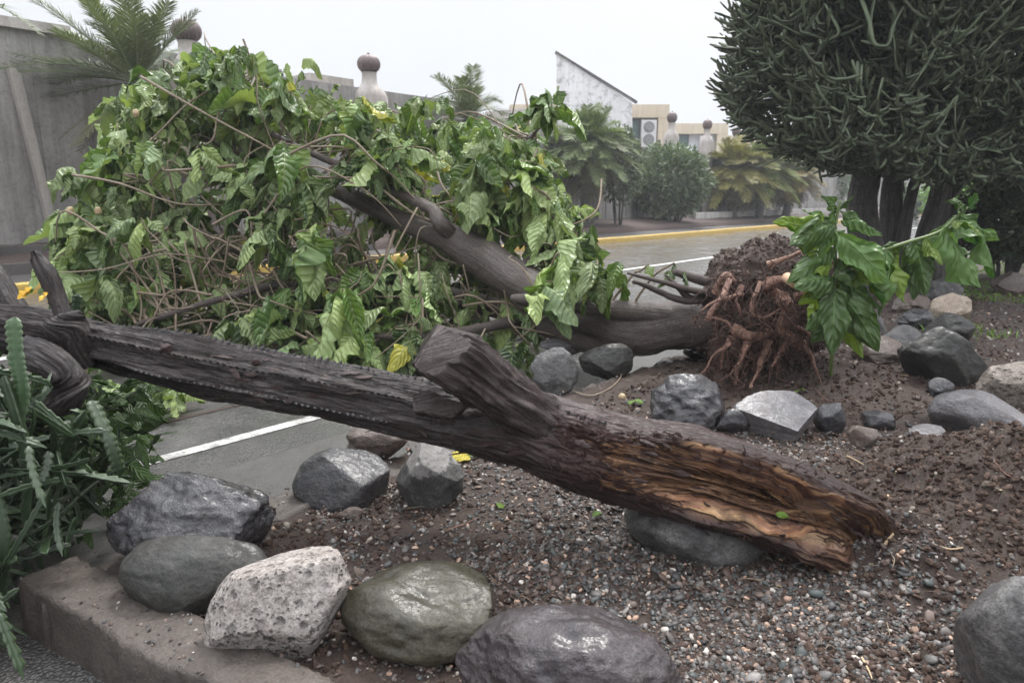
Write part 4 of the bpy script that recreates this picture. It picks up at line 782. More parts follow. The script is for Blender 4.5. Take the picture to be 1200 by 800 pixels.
def cluster(P, k, L0, down):
    az0 = g.uniform(0, 6.28); tint = g.uniform(.6, 1.4); 
    for i in range(k):
        az = az0 + 6.28 * i / k + g.normal(0, .4); d = norm(np.array([math.cos(az), math.sin(az), 0]) * g.uniform(.35, 1.) + [-.12, -.1, -down * g.uniform(.4, 1.5)])
        L = L0 * g.uniform(.6, 1.15); base = P + d * .03 + g.normal(0, .03, 3); e = base + d * L
        if e[2] < .03: e[2] = .03 + g.random() * .05
        b_.append(base); t_.append(e); n_.append(norm(np.array([math.cos(az) * .5, math.sin(az) * .5 - .3, .9]) + g.normal(0, .75, 3)) * (1 if g.random() < .72 else -1))
        yl = g.random(); cc = np.array([1., 1., 1.]) * tint * g.uniform(.85, 1.15)
        if yl < .018: cc = np.array([1.8, 1.3, .5])
        elif yl < .25: cc = cc * [1.15, 1.12, .95]
        elif yl < .4: cc = cc * [.8, .85, .95]
        c_.append(cc)
for P in cl: cluster(P, int(g.integers(4, 8)), g.uniform(.17, .42), g.uniform(.1, 1.5))
for x, y, Y_ in ((262, 52, 5.7), (278, 60, 5.6), (345, 78, 5.5), (150, 100, 5.6), (95, 195, 5.4), (92, 250, 5.2), (415, 108, 5.4), (505, 118, 5.5), (640, 118, 5.7), (635, 160, 5.6), (655, 215, 5.4), (180, 95, 5.7), (225, 72, 5.7), (90, 285, 5.1), (560, 140, 5.6), (455, 125, 5.5), (690, 262, 5.2)):
    for _ in range(3): cluster(W(x + g.normal(0, 9), y + g.normal(0, 9), Y=Y_), 2, g.uniform(.18, .34), .9)
for x, y, Y_, k, L in hero: cluster(W(x, y, Y=Y_), k, L, 1.4)
for i in range(26): x, y = g.uniform(110, 215), g.uniform(445, 468); P = W(x, y, z=.12); cluster(P, 3, .2, .3)
b_, t_, n_, c_ = map(np.array, (b_, t_, n_, c_)); clear_ = [(385, 222), (440, 232), (530, 262), (580, 290), (625, 318), (612, 345), (575, 338), (530, 306), (470, 282), (385, 245)]; clear2 = [(735, 345), (860, 345), (860, 420), (735, 420)]
bad = np.zeros(len(b_), bool)
for f_ in (.0, .35, .7, 1.): q_ = b_ * (1 - f_) + t_ * f_; X_, Y_2 = proj(q_); bad |= inpoly(X_, Y_2, clear_) & (q_[:, 1] < 5.75); bad |= inpoly(X_, Y_2, clear2)
k = ~bad; b_, t_, n_, c_ = b_[k], t_[k], n_[k], c_[k]; print('leaves', len(b_))
V, q, uv, cc = leaves(b_, t_, n_, g.uniform(.34, .68, len(b_)), 7, col=c_, K=23, J=9, fold=(.1, 1.3), ruf=.34, curl=(-.1, .3), crum=.36, scal=.2); mk('crown', V, q, M_leaf, ft, uv=uv, col=cc)
# twigs from limbs to the clusters, and bare pale twigs in front
hp = np.array([W(x, y, Y=Y_) for x, y, Y_, *_ in hero]); E = np.vstack([cl[::2], hp]); S_ = []
for e in E:
    dd = np.linalg.norm(bp - e, axis=1); s = bp[np.argsort(dd)[int(g.integers(0, 25))]]; ln = np.linalg.norm(e - s); md = (s + e) / 2 + g.normal(0, .1 * ln, 3) + [0, 0, .12 * ln]; S_.append(catmull([s, s * .7 + md * .3 + g.normal(0, .02, 3), md, e * .75 + md * .25 + g.normal(0, .05 * ln, 3), e], 16))
for i in range(170):
    x, y = (g.uniform(180, 420), g.uniform(250, 410)) if i < 80 else (g.uniform(150, 600), g.uniform(190, 400)); Y_ = 4.5 + max(0, 430 - y) * .0034 + g.uniform(-.05, .5); s = W(x, y, Y=Y_); a_ = g.uniform(0, 3.14) if i % 3 else g.uniform(.3, 1.2); L = g.uniform(.3, .9); e = s + np.array([math.cos(a_), g.normal(0, .3), -math.sin(a_) * .8]) * L; e[2] = max(e[2], .05); s[2] = max(s[2], .1)
    S_.append(catmull([s, (s * .6 + e * .4) + g.normal(0, .1, 3), (s * .3 + e * .7) + g.normal(0, .1, 3), e], 16))
for pp in ([(165, 90, 5.6), (235, 130, 5.4), (300, 165, 5.2), (345, 190, 5.2)], [(285, 46, 5.6), (300, 90, 5.6), (305, 130, 5.5), (345, 230, 5.3)], [(310, 250, 5), (360, 195, 5.0), (430, 225, 5.), (470, 265, 5.1)], [(490, 297, 4.6), (492, 340, 4.5), (490, 375, 4.5), (440, 420, 4.4)], [(463, 270, 4.7), (440, 330, 4.6), (410, 350, 4.6)], [(705, 210, 5.4), (700, 245, 5.2), (675, 262, 5.1), (640, 270, 5.2)], [(85, 205, 5.2), (140, 215, 5.1), (205, 238, 5.1), (260, 240, 5.3)], [(630, 175, 5.4), (615, 200, 5.3), (580, 225, 5.2), (560, 270, 5.2)], [(340, 180, 5.05), (400, 158, 5.1), (440, 190, 5.1), (470, 215, 5.2), (500, 250, 5.2)]):
    S_.append(catmull([W(*p_[:2], Y=p_[2]) for p_ in pp], 16))
S_ = np.array(S_); V, q = sweep_many(S_, np.linspace(1, .45, 16)[None] * g.uniform(.005, .012, (len(S_), 1)), None, 6, 9); uvt = np.tile(np.stack([np.repeat(np.linspace(0, .6, 16), 6), np.tile(np.linspace(0, 1, 6), 16)], -1), (len(S_), 1)); tag(mk('twigs', V, q, M_twig, ft, uv=uvt), kind='stuff')
for x, y, Y_ in ((159, 133, 5.35), (82, 247, 5.1), (115, 247, 5.1)):
    c0 = W(x, y, Y=Y_); v = ICO[2][0] * [.024, .022, .032]; v = v * (1 + .25 * fbm(v * 60 + x, 2, 5))[:, None]; mk('fruit', v + c0, ICO[2][1], M_fruit, ft)
# broken bare sticks left of the root plate
for pp in ([(845, 345, 4.2, .022), (810, 340, 4.1, .02), (775, 330, 4.0, .014), (735, 320, 4.0, .008)], [(850, 335, 4.3, .035), (820, 328, 4.2, .03), (790, 318, 4.15, .02)], [(835, 350, 4.25, .025), (800, 352, 4.1, .022), (760, 336, 4.05, .016), (742, 330, 4., .01)], [(840, 340, 4.25, .03), (812, 350, 4.15, .025), (796, 338, 4.1, .018), (780, 322, 4.1, .008)]):
    P, r = path(pp, 40); V, q, uv = sweep(P, r, 12, disp=lambda s, t, p: .004 * fbm(p * 20, 3, 2)); mk('branch', V, q, M_bark, ft, uv=uv)
# root plate: a torn lump of soil, thick raw roots and hair roots
rc = W(893, 362, Y=4.2); v, f = ICO[5]; d = v.copy(); rr = 1 + .32 * fbm(d * 1.6 + 4, 3, 8) + .12 * fbm(d * 5, 4, 9) + .05 * fbm(d * 16, 3, 10)
Vb = v * rr[:, None] * [.40, .36, .45]; Vb[:, 0] += Vb[:, 2] * .12; Vb = Vb + rc + [0.03, .08, -.05]; mk('root_plate', Vb, f, M_soil, ft)
hp_ = Vb[rng(3).choice(len(Vb), 9500)]; g2 = rng(6); s_ = g2.uniform(.003, .015, len(hp_)) * g2.random(len(hp_)) ** 1.2 + .003; vi, fi = ICO[0]; VV_ = hp_[:, None] + vi[None] * s_[:, None, None] * (1 + .4 * (g2.random((len(hp_), 12, 1)) - .5)); cs = np.array([[.075, .052, .043], [.11, .08, .066], [.045, .032, .027], [.15, .115, .098]])[g2.choice(4, len(hp_))]
tag(mk('soil_clods', VV_.reshape(-1, 3), (fi[None] + (np.arange(len(hp_)) * 12)[:, None, None]).reshape(-1, 3), M_crumb, ft, col=np.repeat(cs, 12, 0), smooth=False), kind='stuff')
RT = [[(870, 345, 3.86, .014), (845, 352, 3.8, .011), (824, 362, 3.78, .007), (812, 376, 3.78, .004)], [(855, 402, 3.8, .014), (840, 414, 3.76, .010), (826, 432, 3.72, .006), (818, 440, 3.7, .004)], [(930, 350, 3.8, .024), (955, 345, 3.76, .018), (985, 352, 3.74, .010)], [(900, 310, 3.95, .02), (925, 300, 3.9, .016), (948, 290, 3.9, .008)], [(875, 405, 3.78, .013), (866, 424, 3.74, .009), (852, 444, 3.68, .004)], [(915, 352, 4.0, .045), (900, 335, 3.95, .042), (930, 325, 3.85, .035), (975, 306, 3.8, .026), (1005, 296, 3.8, .016)], [(855, 328, 3.95, .018), (845, 350, 3.85, .02), (828, 373, 3.8, .016), (835, 372, 3.8, .013), (852, 378, 3.8, .015), (860, 390, 3.8, .01)], [(892, 330, 3.95, .012), (880, 362, 3.8, .014), (893, 372, 3.8, .014), (915, 362, 3.8, .012)],
      [(918, 345, 3.9, .04), (922, 365, 3.85, .045), (918, 385, 3.85, .05), (928, 396, 3.8, .035), (935, 412, 3.8, .02)], [(918, 378, 3.85, .02), (940, 385, 3.8, .014), (958, 398, 3.75, .01)], [(925, 395, 3.85, .022), (915, 415, 3.8, .016), (905, 430, 3.75, .01)], [(860, 385, 3.9, .035), (880, 392, 3.85, .035), (905, 388, 3.9, .03)], [(858, 395, 3.9, .03), (848, 410, 3.85, .02), (845, 432, 3.8, .01)],
      [(880, 390, 3.9, .03), (870, 415, 3.8, .02), (862, 450, 3.7, .012)], [(900, 400, 3.9, .025), (892, 425, 3.8, .018), (880, 455, 3.65, .01)], [(950, 330, 4.0, .03), (965, 320, 4., .02), (970, 300, 4., .01)], [(870, 335, 4., .02), (862, 350, 3.9, .015), (868, 372, 3.85, .01)], [(940, 400, 3.9, .02), (955, 430, 3.8, .012), (965, 458, 3.7, .007)], [(840, 340, 4.1, .03), (852, 322, 4.0, .028), (862, 330, 3.95, .02)]]
for pp in RT:
    P, r = path(pp, 50); r = r * np.linspace(1.05, .55, 50); P = P + .012 * np.stack([fbm(P * 9 + 3 * i, 2, i) for i in range(3)], -1); V, q, uv = sweep(P, r, 16, disp=lambda s, t, p: .34 * r.max() * fbm(p * 16, 4, 2) + .05 * r.max() * np.sin(s * 260 + 2 * np.sin(t))); mk('root', V, q, M_root, ft, uv=uv)
S_ = []
for pp in RT:
    P, r = path(pp, 50)
    for _ in range(16):
        s = P[int(g2.integers(5, 50))]; L = g2.uniform(.05, .16); d = norm(g2.normal(0, .7, 3) + [0, -.3, -.5]); S_.append(catmull([s, s + d * L * .4 + g2.normal(0, .012, 3), s + d * L * .75 + g2.normal(0, .02, 3), s + d * L + g2.normal(0, .02, 3)], 12))
for i in range(170):
    k_ = i % 3; s = W(g2.uniform(835, 955), g2.uniform(310, 420), Y=g2.uniform(3.76, 3.9)) if k_ else W(*[(920, 380), (855, 400), (905, 350)][int(g2.integers(3))], Y=3.83) + g2.normal(0, .04, 3); L = g2.uniform(.06, .26)
    d = norm(np.array([g2.normal(0, .6), -.15 + g2.normal(0, .25), -1. * g2.uniform(.3, 1.2)])); S_.append(catmull([s, s + d * L * .4 + g2.normal(0, .02, 3), s + d * L * .75 + g2.normal(0, .03, 3), s + d * L + [0, 0, -.03]], 12))
S_ = np.array(S_); V, q = sweep_many(S_, np.linspace(1, .4, 12)[None] * g2.uniform(.001, .0045, (len(S_), 1)), None, 5, 10); tag(mk('fine_roots', V, q, M_hair, ft, uv=np.tile(np.stack([np.repeat(np.linspace(0, .3, 12), 5), np.tile(np.linspace(0, 1, 5), 12)], -1), (len(S_), 1))), kind='stuff')
e0 = W(931, 332, Y=3.70); a = Acc(); P = np.array([e0 + [-.004, .1, 0.02], e0 + [0.0, -.012, 0.0]]); V, q, uv = sweep(P, [.030, .028], 24, ref=(0, 0, 1)); mk('cut_end', V * [1, 1, 1], q, M_cut, ft, uv=uv)

# ------------------------------------------------------------------ leafy sapling by the root plate
sb = W(975, 445, z=.13); Ys = 3.55; sp = empty('sapling', sb, 'glossy green leafy shoot standing right of the torn roots, one long branch arching right', 'young tree')
STM = [[(973, 440, 3.66, .009), (976, 400, Ys, .01), (979, 330, Ys, .009), (979, 270, Ys, .008), (985, 235, Ys, .005)], [(978, 322, Ys, .011), (1010, 302, Ys, .010), (1060, 285, Ys, .009), (1100, 272, Ys, .008), (1120, 255, Ys, .007), (1135, 243, Ys, .005)]]
for pp in STM: P, r = path(pp, 40); V, q, uv = sweep(P, r, 12); mk('stem', V, q, M_stem, sp, uv=uv)
# (base x,y, tip x,y, width ratio, depth offset, twist of the normal)
LV = [((978, 262), (925, 285), .5, -.1), ((975, 272), (905, 258), .42, .0), ((976, 290), (922, 330), .5, .05), ((980, 250), (962, 228), .5, 0), ((984, 246), (1012, 262), .5, .05), ((985, 258), (1035, 275), .45, 0), ((982, 275), (1040, 330), .62, -.1), ((985, 300), (1000, 350), .6, 0), ((975, 300), (930, 282), .5, .1), ((978, 325), (930, 335), .6, -.05), ((976, 335), (935, 355), .6, .1),
      ((979, 338), (975, 415), .5, -.12), ((980, 340), (1030, 410), .55, -.1), ((982, 345), (1012, 418), .5, 0), ((976, 345), (950, 400), .6, .1), ((974, 360), (945, 385), .6, 0), ((985, 330), (1035, 360), .6, .05), ((990, 315), (1040, 345), .6, .1), ((1000, 300), (1022, 330), .55, 0), ((982, 270), (1010, 300), .6, .1), ((972, 255), (940, 245), .5, .1), ((990, 290), (1030, 300), .6, .12),
      ((1040, 292), (1030, 370), .55, -.05), ((1045, 290), (1062, 355), .5, .02), ((1060, 286), (1020, 300), .4, .1), ((1072, 282), (1085, 345), .55, 0), ((1080, 280), (1070, 350), .5, .06), ((1085, 278), (1105, 310), .5, -.05), ((1100, 270), (1120, 300), .4, .05), ((1108, 265), (1150, 335), .55, -.05), ((1118, 258), (1160, 300), .5, 0), ((1125, 252), (1172, 280), .42, .05), ((1128, 250), (1165, 325), .5, .08), ((1132, 245), (1112, 233), .6, 0), ((1135, 243), (1146, 226), .7, 0), ((1115, 262), (1150, 275), .4, -.08), ((1050, 290), (1030, 320), .5, .1), ((980, 245), (1000, 228), .4, .05), ((965, 470), (985, 500), .4, 0)][:-1]
g = rng(43)
for bx, by in ((978, 250), (978, 290), (978, 330), (985, 340), (1060, 286), (1085, 279), (1110, 266), (1125, 252), (978, 310), (1000, 308)):
    for _ in range(1):
        an = g.uniform(.3, 2.8); LV.append(((bx, by), (bx + 52 * math.cos(an), by + 60 * math.sin(an)), g.uniform(.4, .6), g.uniform(.05, .3)))
g = rng(44); B_ = np.array([W(*l[0], Y=Ys + l[3] * .3) for l in LV]); T_ = np.array([W(*l[1], Y=Ys + l[3] - .08) for l in LV]); N_ = norm(np.array([[g.normal(0, .45), -.75, .65 + g.normal(0, .2)] for _ in LV])); cc = g.uniform(.6, 1.5, (len(LV), 1)) * np.where(g.random((len(LV), 1)) < .2, np.array([[1.9, 1.6, .9]]), np.array([[1, 1, 1.]]))
V, q, uv, cc = leaves(B_, T_, N_, np.array([l[2] for l in LV]) * 1.0, 45, K=26, J=13, col=cc, ruf=.3, fold=(.1, .9), curl=(-.05, .15), sag=.03, crum=.34, cor=.014, scal=.12); mk('foliage', V, q, M_dleaf, sp, uv=uv, col=cc)

# ------------------------------------------------------------------ the fallen succulent trunk in front
lg = empty('fallen_log', W(1000, 655, z=.13), 'long dark thorny fallen trunk, hollow and split at its right end, lying across the boulders', 'fallen trunk')
LP = [(-120, 368, 2.45, .065), (-40, 376, 2.40, .068), (40, 390, 2.36, .072), (150, 412, 2.33, .080), (250, 434, 2.30, .083), (350, 453, 2.26, .087), (450, 472, 2.2, .094), (540, 488, 2.14, .104), (620, 503, 2.08, .118), (700, 531, 2.02, .130), (800, 553, 1.96, .134), (900, 584, 1.92, .136), (975, 616, 1.90, .118), (1015, 637, 1.90, .095), (1045, 650, 1.90, .075)]
NL, ML = 1500, 260; P, r = path(LP, NL); T, S, N = frames(P); Ls = np.concatenate([[0], np.cumsum(np.linalg.norm(np.diff(P, axis=0), axis=1))]); pxs = proj(P)[0]
th = np.linspace(0, 2 * np.pi, ML, endpoint=False); TT, SS = np.meshgrid(th, Ls); PX = np.repeat(pxs[:, None], ML, 1); RRr = np.repeat(r[:, None], ML, 1)
if (S[NL // 2] @ np.array([0, -1, 0])) < 0: S = -S      # theta = 90 deg looks at the camera
cyl = lambda a, b, o=0: np.stack([np.cos(TT) * a, np.sin(TT) * a, SS * b + o], -1)
gro = np.clip(fbm(cyl(3.2, 2.2), 4, 41, ridge=True), -1, 1); dsp = .026 * fbm(cyl(1.3, 2.4, 5), 3, 42) + .009 * gro + .006 * fbm(cyl(9, 5), 4, 43, .6, True) + .003 * fbm(cyl(22, 16), 3, 44)
dg = np.degrees(TT); fib = fbm(cyl(11, 1.6, 9), 4, 45); fib2 = fbm(cyl(30, 3., 2), 3, 46)
t_ = np.clip((PX - 690) / 320, 0, 1); wob = 14 * fbm(np.stack([SS * 5, 0 * SS, 0 * SS], -1), 3, 47) + 9 * fbm(cyl(2, 9), 3, 48)
lo_ = 50 - 22 * sstep(0, .35, t_) + 10 * sstep(.7, 1, t_) + wob; hi_ = 62 + 52 * sstep(0, .3, t_) + 12 * sstep(.5, 1., t_) + wob * .8
inm = sstep(lo_ - 4, lo_ + 4, dg) * sstep(hi_ + 4, hi_ - 4, dg) * sstep(668, 700, PX + 12 * fib)
core = sstep(lo_ + 2, lo_ + 22, dg) * sstep(hi_ - 2, hi_ - 20, dg) * sstep(690, 800, PX)
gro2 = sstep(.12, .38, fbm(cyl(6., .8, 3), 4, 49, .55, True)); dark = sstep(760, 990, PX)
dsp = dsp - inm * (.016 + .02 * core + .05 * core * gro2 * (.5 + .7 * dark) + .06 * core * dark - .024 * fib - .012 * fib2)
rim = np.exp(-((dg - lo_) / 6) ** 2) + np.exp(-((dg - hi_) / 6) ** 2); dsp = dsp + rim * .010 * sstep(690, 730, PX)
tear = sstep(655, 670, PX) * sstep(760, 700, PX) * np.exp(-((dg - 58) / 22) ** 2); dsp = dsp + tear * .016 * fbm(cyl(20, 30), 4, 50) 
flk = sstep(.25, .45, fbm(cyl(3.5, 5, 12), 3, 51)); dsp = dsp + flk * .005
xcut = 1022 - 62 * sstep(55, 75, dg) * sstep(115, 95, dg) - 30 * sstep(95, 125, dg) * sstep(220, 160, dg) - 25 * sstep(200, 260, dg) + 95 * fbm(np.stack([np.cos(TT) * 9, np.sin(TT) * 9, 0 * TT + 30], -1), 4, 52, .7) + 8 * fib2
endr = 1 - sstep(0, 14, PX - xcut) * .93; RR = np.maximum((RRr + dsp) * endr, .004)
# three shallow ribs carry the thorn rows
rib = sum(np.exp(-((dg - c0) / 9) ** 2) for c0 in (6, 56, 100)) * .015 * sstep(640, 430, PX); RR = RR + rib
d = np.cos(TT)[..., None] * N[:, None] + np.sin(TT)[..., None] * S[:, None]; V = P[:, None] + d * RR[..., None]; V = np.concatenate([P[None, :1].repeat(ML, 1), V, P[None, -1:].repeat(ML, 1)], 0)
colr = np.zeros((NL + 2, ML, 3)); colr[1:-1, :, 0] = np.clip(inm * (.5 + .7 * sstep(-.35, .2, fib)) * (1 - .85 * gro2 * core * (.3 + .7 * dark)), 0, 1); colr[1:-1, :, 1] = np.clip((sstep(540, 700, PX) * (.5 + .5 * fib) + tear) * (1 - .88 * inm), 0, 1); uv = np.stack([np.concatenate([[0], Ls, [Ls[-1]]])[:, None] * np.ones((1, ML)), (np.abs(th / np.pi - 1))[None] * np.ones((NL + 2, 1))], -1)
mk('trunk', V.reshape(-1, 3), gridfaces(NL + 2, ML)[:, ::-1], M_log, lg, uv=uv.reshape(-1, 2), col=colr.reshape(-1, 3))
def thorn_row(deg, x0, x1, step, h, Pq=None, Rq=None, Sq=None, Nq=None, lean=.5, seed=0, mat=M_thorn):
    g = rng(seed); a = Acc(); Pq = P if Pq is None else Pq; L = Ls if Rq is None else np.concatenate([[0], np.cumsum(np.linalg.norm(np.diff(Pq, axis=0), axis=1))]); X = proj(Pq)[0]; s0 = np.interp(x0, X, L) if X[-1] > X[0] else L[0]; s1 = np.interp(x1, X, L) if X[-1] > X[0] else L[-1]
    jj = int(round(deg / 360 * ML)) % ML; t = R(deg)
    for s in np.arange(s0, s1, step):
        i = int(np.clip(np.searchsorted(L, s + g.normal(0, .002)), 0, len(Pq) - 2)); r0 = RR[i, jj] if Rq is None else Rq[i]; dr = math.cos(t) * (N if Nq is None else Nq)[i] + math.sin(t) * (S if Sq is None else Sq)[i]; tg = norm(Pq[min(i + 1, len(Pq) - 1)] - Pq[i]); sd = np.cross(tg, dr); c = Pq[i] + dr * (r0 - .003); hh = h * g.uniform(.6, 1.25); w_ = step * .46
        V = np.array([c - tg * w_, c + tg * w_, c + sd * .006 + tg * .002, c - sd * .006 + tg * .002, c + dr * hh + tg * hh * lean]); a.add(V, T=[[0, 2, 4], [2, 1, 4], [1, 3, 4], [3, 0, 4]])
    return a.build('thorn_row', mat, lg, smooth=False)
thorn_row(56, 85, 480, .023, .020, seed=1); thorn_row(6, 90, 500, .024, .015, seed=2); thorn_row(100, 180, 470, .023, .009, seed=3); thorn_row(28, 590, 700, .024, .014, seed=4)
def limb(name, pp, n=220, m=90, seed=0, amp=1., mat=M_log, flat=None, ends=0., red=0., clip=()):
    Pq, rq = path(pp, n); T_, S_, N_ = frames(Pq)
    if flat is not None: pass
    L = np.concatenate([[0], np.cumsum(np.linalg.norm(np.diff(Pq, axis=0), axis=1))])
    def dp(s, t, p):
        c = lambda a, b: np.stack([np.cos(t) * a, np.sin(t) * a, s * b + seed], -1)
        out = amp * (rq.max() / .1) * (.014 * fbm(c(1.3, 4), 3, seed) + .009 * fbm(c(4, 5), 4, seed + 1, ridge=True) + .003 * fbm(c(14, 16), 3, seed + 2))
        if flat is not None:                                   # (angle, cut depth ratio, start, width): a split face along one side
            for dgx, k_, s_0 in flat:
                da = np.cos(t - R(dgx)); lim = rq[:, None] * k_ + .004 * fbm(c(10, 3), 3, seed + 3); full = rq[:, None] + out; cutr = np.where(da > .05, lim / np.maximum(da, .05), 9); wgt = sstep(s_0 * L[-1], (s_0 + .12) * L[-1], s); out = np.where(cutr < full, out * (1 - wgt) + (cutr - rq[:, None]) * wgt, out)
        if ends: out = out - rq[:, None] * .8 * sstep((1 - ends) * L[-1], L[-1], s + .05 * fbm(c(3.5, 2), 3, seed + 4))
        return out
    V, q, uv = sweep(Pq, rq, m, disp=dp); col = np.zeros((len(V), 3)); col[:, 1] = red
    for c0, nn_ in clip:
        nn_ = norm(np.array(nn_, float)); e_ = norm(np.cross(nn_, [0, 1, .3])); gr_ = .005 * fbm(np.stack([V @ e_ * 4, V @ np.cross(nn_, e_) * 45, 0 * V[:, 0]], -1), 4, 3); t = (V - c0) @ nn_ - gr_; V = V - nn_ * np.maximum(t, 0)[:, None]; uv = np.where((t > 0)[:, None], np.stack([V @ e_, V @ np.cross(nn_, e_) * 2], -1), uv)
    mk(name, V, q, mat, lg, uv=uv, col=col); return Pq, rq, S_, N_
q_ = limb('broken_branch', [(680, 520, 2.06, .07), (635, 494, 2.03, .085), (598, 468, 2.0, .082), (564, 442, 1.98, .082), (532, 418, 1.96, .085), (504, 396, 1.95, .08)], seed=5, amp=2.2, red=.35, clip=[(W(522, 424, Y=1.885), (-.28, -.72, .62)), (W(545, 391, Y=1.97), (.25, .1, .95)), (W(489, 404, Y=1.97), (-1., .1, .15))])
def slab(pts, thick, nrm, mat, name, seed, amp=.006):
    pts = np.array(pts); c = pts.mean(0); n = len(pts); rings = []
    for k, s in ((0, 0), (.0, .0),): pass
    a = Acc(); V = []; K = 14; m = 64; idx = np.linspace(0, n, m, endpoint=False); pl_ = np.array([pts[int(i) % n] * (1 - i % 1) + pts[(int(i) + 1) % n] * (i % 1) for i in idx])
    for j in range(K): V.append(c + (pl_ - c) * (j / (K - 1)) + nrm * thick / 2)
    for j in range(1, K): V.append(c + (pl_ - c) * (1 - j / (K - 1)) - nrm * thick / 2)
    V = np.array(V); e = norm(pts[1] - pts[0]); q2 = V @ e * 5; sd = norm(np.cross(e, nrm)); V = V + nrm * (amp * fbm(np.stack([q2, V @ sd * 60, 0 * q2], -1), 4, seed))[..., None]; V = V + .004 * fbm(V * 30, 3, seed)[..., None]
    uv = np.stack([V @ e, V @ sd * 2.5], -1); return mk(name, V.reshape(-1, 3), gridfaces(len(V), m), mat, lg, uv=uv.reshape(-1, 2), col=np.tile([0, .3, 0], (V.size // 3, 1)))
slab([W(483, 466, Y=2.02), W(505, 460, Y=2.02), W(548, 478, Y=2.0), W(530, 492, Y=1.98), W(485, 484, Y=1.99)], .035, norm(np.array([0, -.7, .7])), M_log, 'bark_flake', 4)
limb('knot', [(100, 420, 2.3, .06), (84, 395, 2.26, .062), (76, 378, 2.24, .058), (72, 368, 2.24, .04)], n=80, m=60, seed=6, amp=1.3)
limb('stub', [(76, 372, 2.24, .028), (66, 345, 2.26, .026), (56, 322, 2.27, .028), (45, 305, 2.28, .020), (38, 294, 2.28, .010)], n=120, m=50, seed=7, ends=.1, amp=1.5)
limb('stub', [(40, 392, 2.4, .04), (18, 362, 2.42, .036), (2, 335, 2.45, .034), (-18, 305, 2.48, .03)], n=100, m=50, seed=8, amp=1.2)
q_ = limb('bent_branch', [(30, 412, 2.2, .045), (62, 425, 2.12, .045), (82, 448, 2.1, .046), (72, 474, 2.08, .042), (38, 486, 2.06, .034), (-5, 494, 2.05, .028)], n=200, m=90, seed=9, amp=2.2)
for x, y, Y_, r_ in ((195, 408, 2.24, .020), (372, 446, 2.18, .018), (500, 480, 2.07, .022), (300, 424, 2.22, .013)):
    v = rock_unit(int(x), 3, mid=.1); c0 = W(x, y, Y=Y_); mk('knot', v * [r_, r_ * .8, r_ * .9] + c0, ICO[3][1], M_log, lg, col=np.tile([0, 1., 0], (len(v), 1)), uv=np.stack([v[:, 0] * .1, v[:, 2] * .2], -1))
# splinters of bark and fibre on the torn lips of the hollow
g = rng(88); S_ = []
for i in range(1100):
    x = g.uniform(662, 1010) if i % 2 else g.uniform(655, 790); ii = int(np.argmin(np.abs(pxs - x))); dgx = g.choice([lo_[ii, 0], hi_[ii, 0]]) + g.normal(0, 6) if i % 3 else g.uniform(40, 110); j = int(dgx / 360 * ML) % ML; c0 = P[ii] + d[ii, j] * (RR[ii, j] - .003); L = g.uniform(.01, .07) * g.random(); e = c0 + T[ii] * L * g.choice([-1, 1]) + d[ii, j] * g.uniform(.0, .018) + g.normal(0, .006, 3); S_.append(catmull([c0, (c0 + e) / 2 + g.normal(0, .003, 3), e], 5))
S_ = np.array(S_); V, q = sweep_many(S_, np.array([1, 1, .8, .6, .1])[None] * g.uniform(.001, .0042, (len(S_), 1)), None, 4, 11); tag(mk('splinters', V, q, M_log, lg, uv=np.tile(np.stack([np.repeat(np.linspace(0, .1, 5), 4), np.tile([0, .3, .6, .9], 5)], -1), (len(S_), 1)), col=np.repeat(np.stack([g.random(len(S_)) * .7, np.ones(len(S_)), np.zeros(len(S_))], -1), 20, 0)), kind='stuff')

# long torn splinters in the hollow and past its broken end
def shards(n, x0, x1, t0, t1, L0, L1, lift, r0, r1, seed, red, name):
    g = rng(seed); Q_, R_, C_ = [], [], []
    for _ in range(n):
        ii = int(np.argmin(np.abs(pxs - g.uniform(x0, x1)))); dg_ = g.uniform(t0, t1); j = int(dg_ / 360 * ML) % ML; L = g.uniform(L0, L1); i2 = min(NL - 1, int(np.searchsorted(Ls, Ls[ii] + L))); rest = L - (Ls[i2] - Ls[ii]); lf = g.uniform(*lift)
        idx = np.linspace(ii, i2, 9).astype(int); pts = P[idx] + d[idx, j] * (np.minimum(RR[idx, j], RR[ii, j] + .02) + lf * np.sin(np.linspace(.2, 2.6, 9)))[:, None] if rest < .01 else P[ii] + d[ii, j] * (RR[ii, j] + lf) + T[ii] * np.linspace(0, L, 9)[:, None]
        pts = pts + np.cumsum(g.normal(0, .0012, (9, 3)), 0); Q_.append(pts); R_.append(g.uniform(r0, r1) * np.array([.3, .8, 1, 1, .95, .85, .65, .4, .05])); C_.append(g.uniform(.65, 1.))
    Q_ = np.array(Q_); pf = np.tile(np.array([1.5, .7, .35, .8, 1.3, .6, .4]), (n, 9, 1)) * (1 + .35 * (g.random((n, 9, 7)) - .5)); V, q = sweep_many(Q_, np.array(R_), pf, 7, seed)
    uv = np.tile(np.stack([np.repeat(np.linspace(0, .3, 9), 7), np.tile(np.linspace(0, .25, 7), 9)], -1), (n, 1)) + np.repeat(g.random((n, 2)), 63, 0); c = np.repeat(np.array(C_), 63)
    return tag(mk(name, V, q, M_log, lg, uv=uv, col=np.stack([c * (1 - red), np.full_like(c, red), 0 * c], -1), smooth=False), kind='stuff')
shards(190, 700, 960, 48, 108, .05, .32, (.000, .010), .0018, .0075, 61, 0., 'wood_splinters')
shards(46, 950, 1000, 20, 48, .05, .15, (-.012, .004), .003, .011, 62, .5, 'wood_splinters'); shards(40, 930, 975, 98, 135, .05, .14, (-.012, .004), .003, .011, 63, .4, 'wood_splinters')
n = 260; xs = np.where(g.random(n) < .6, g.uniform(540, 760, n), g.uniform(250, 1000, n)); B0, T0, N0 = [], [], []
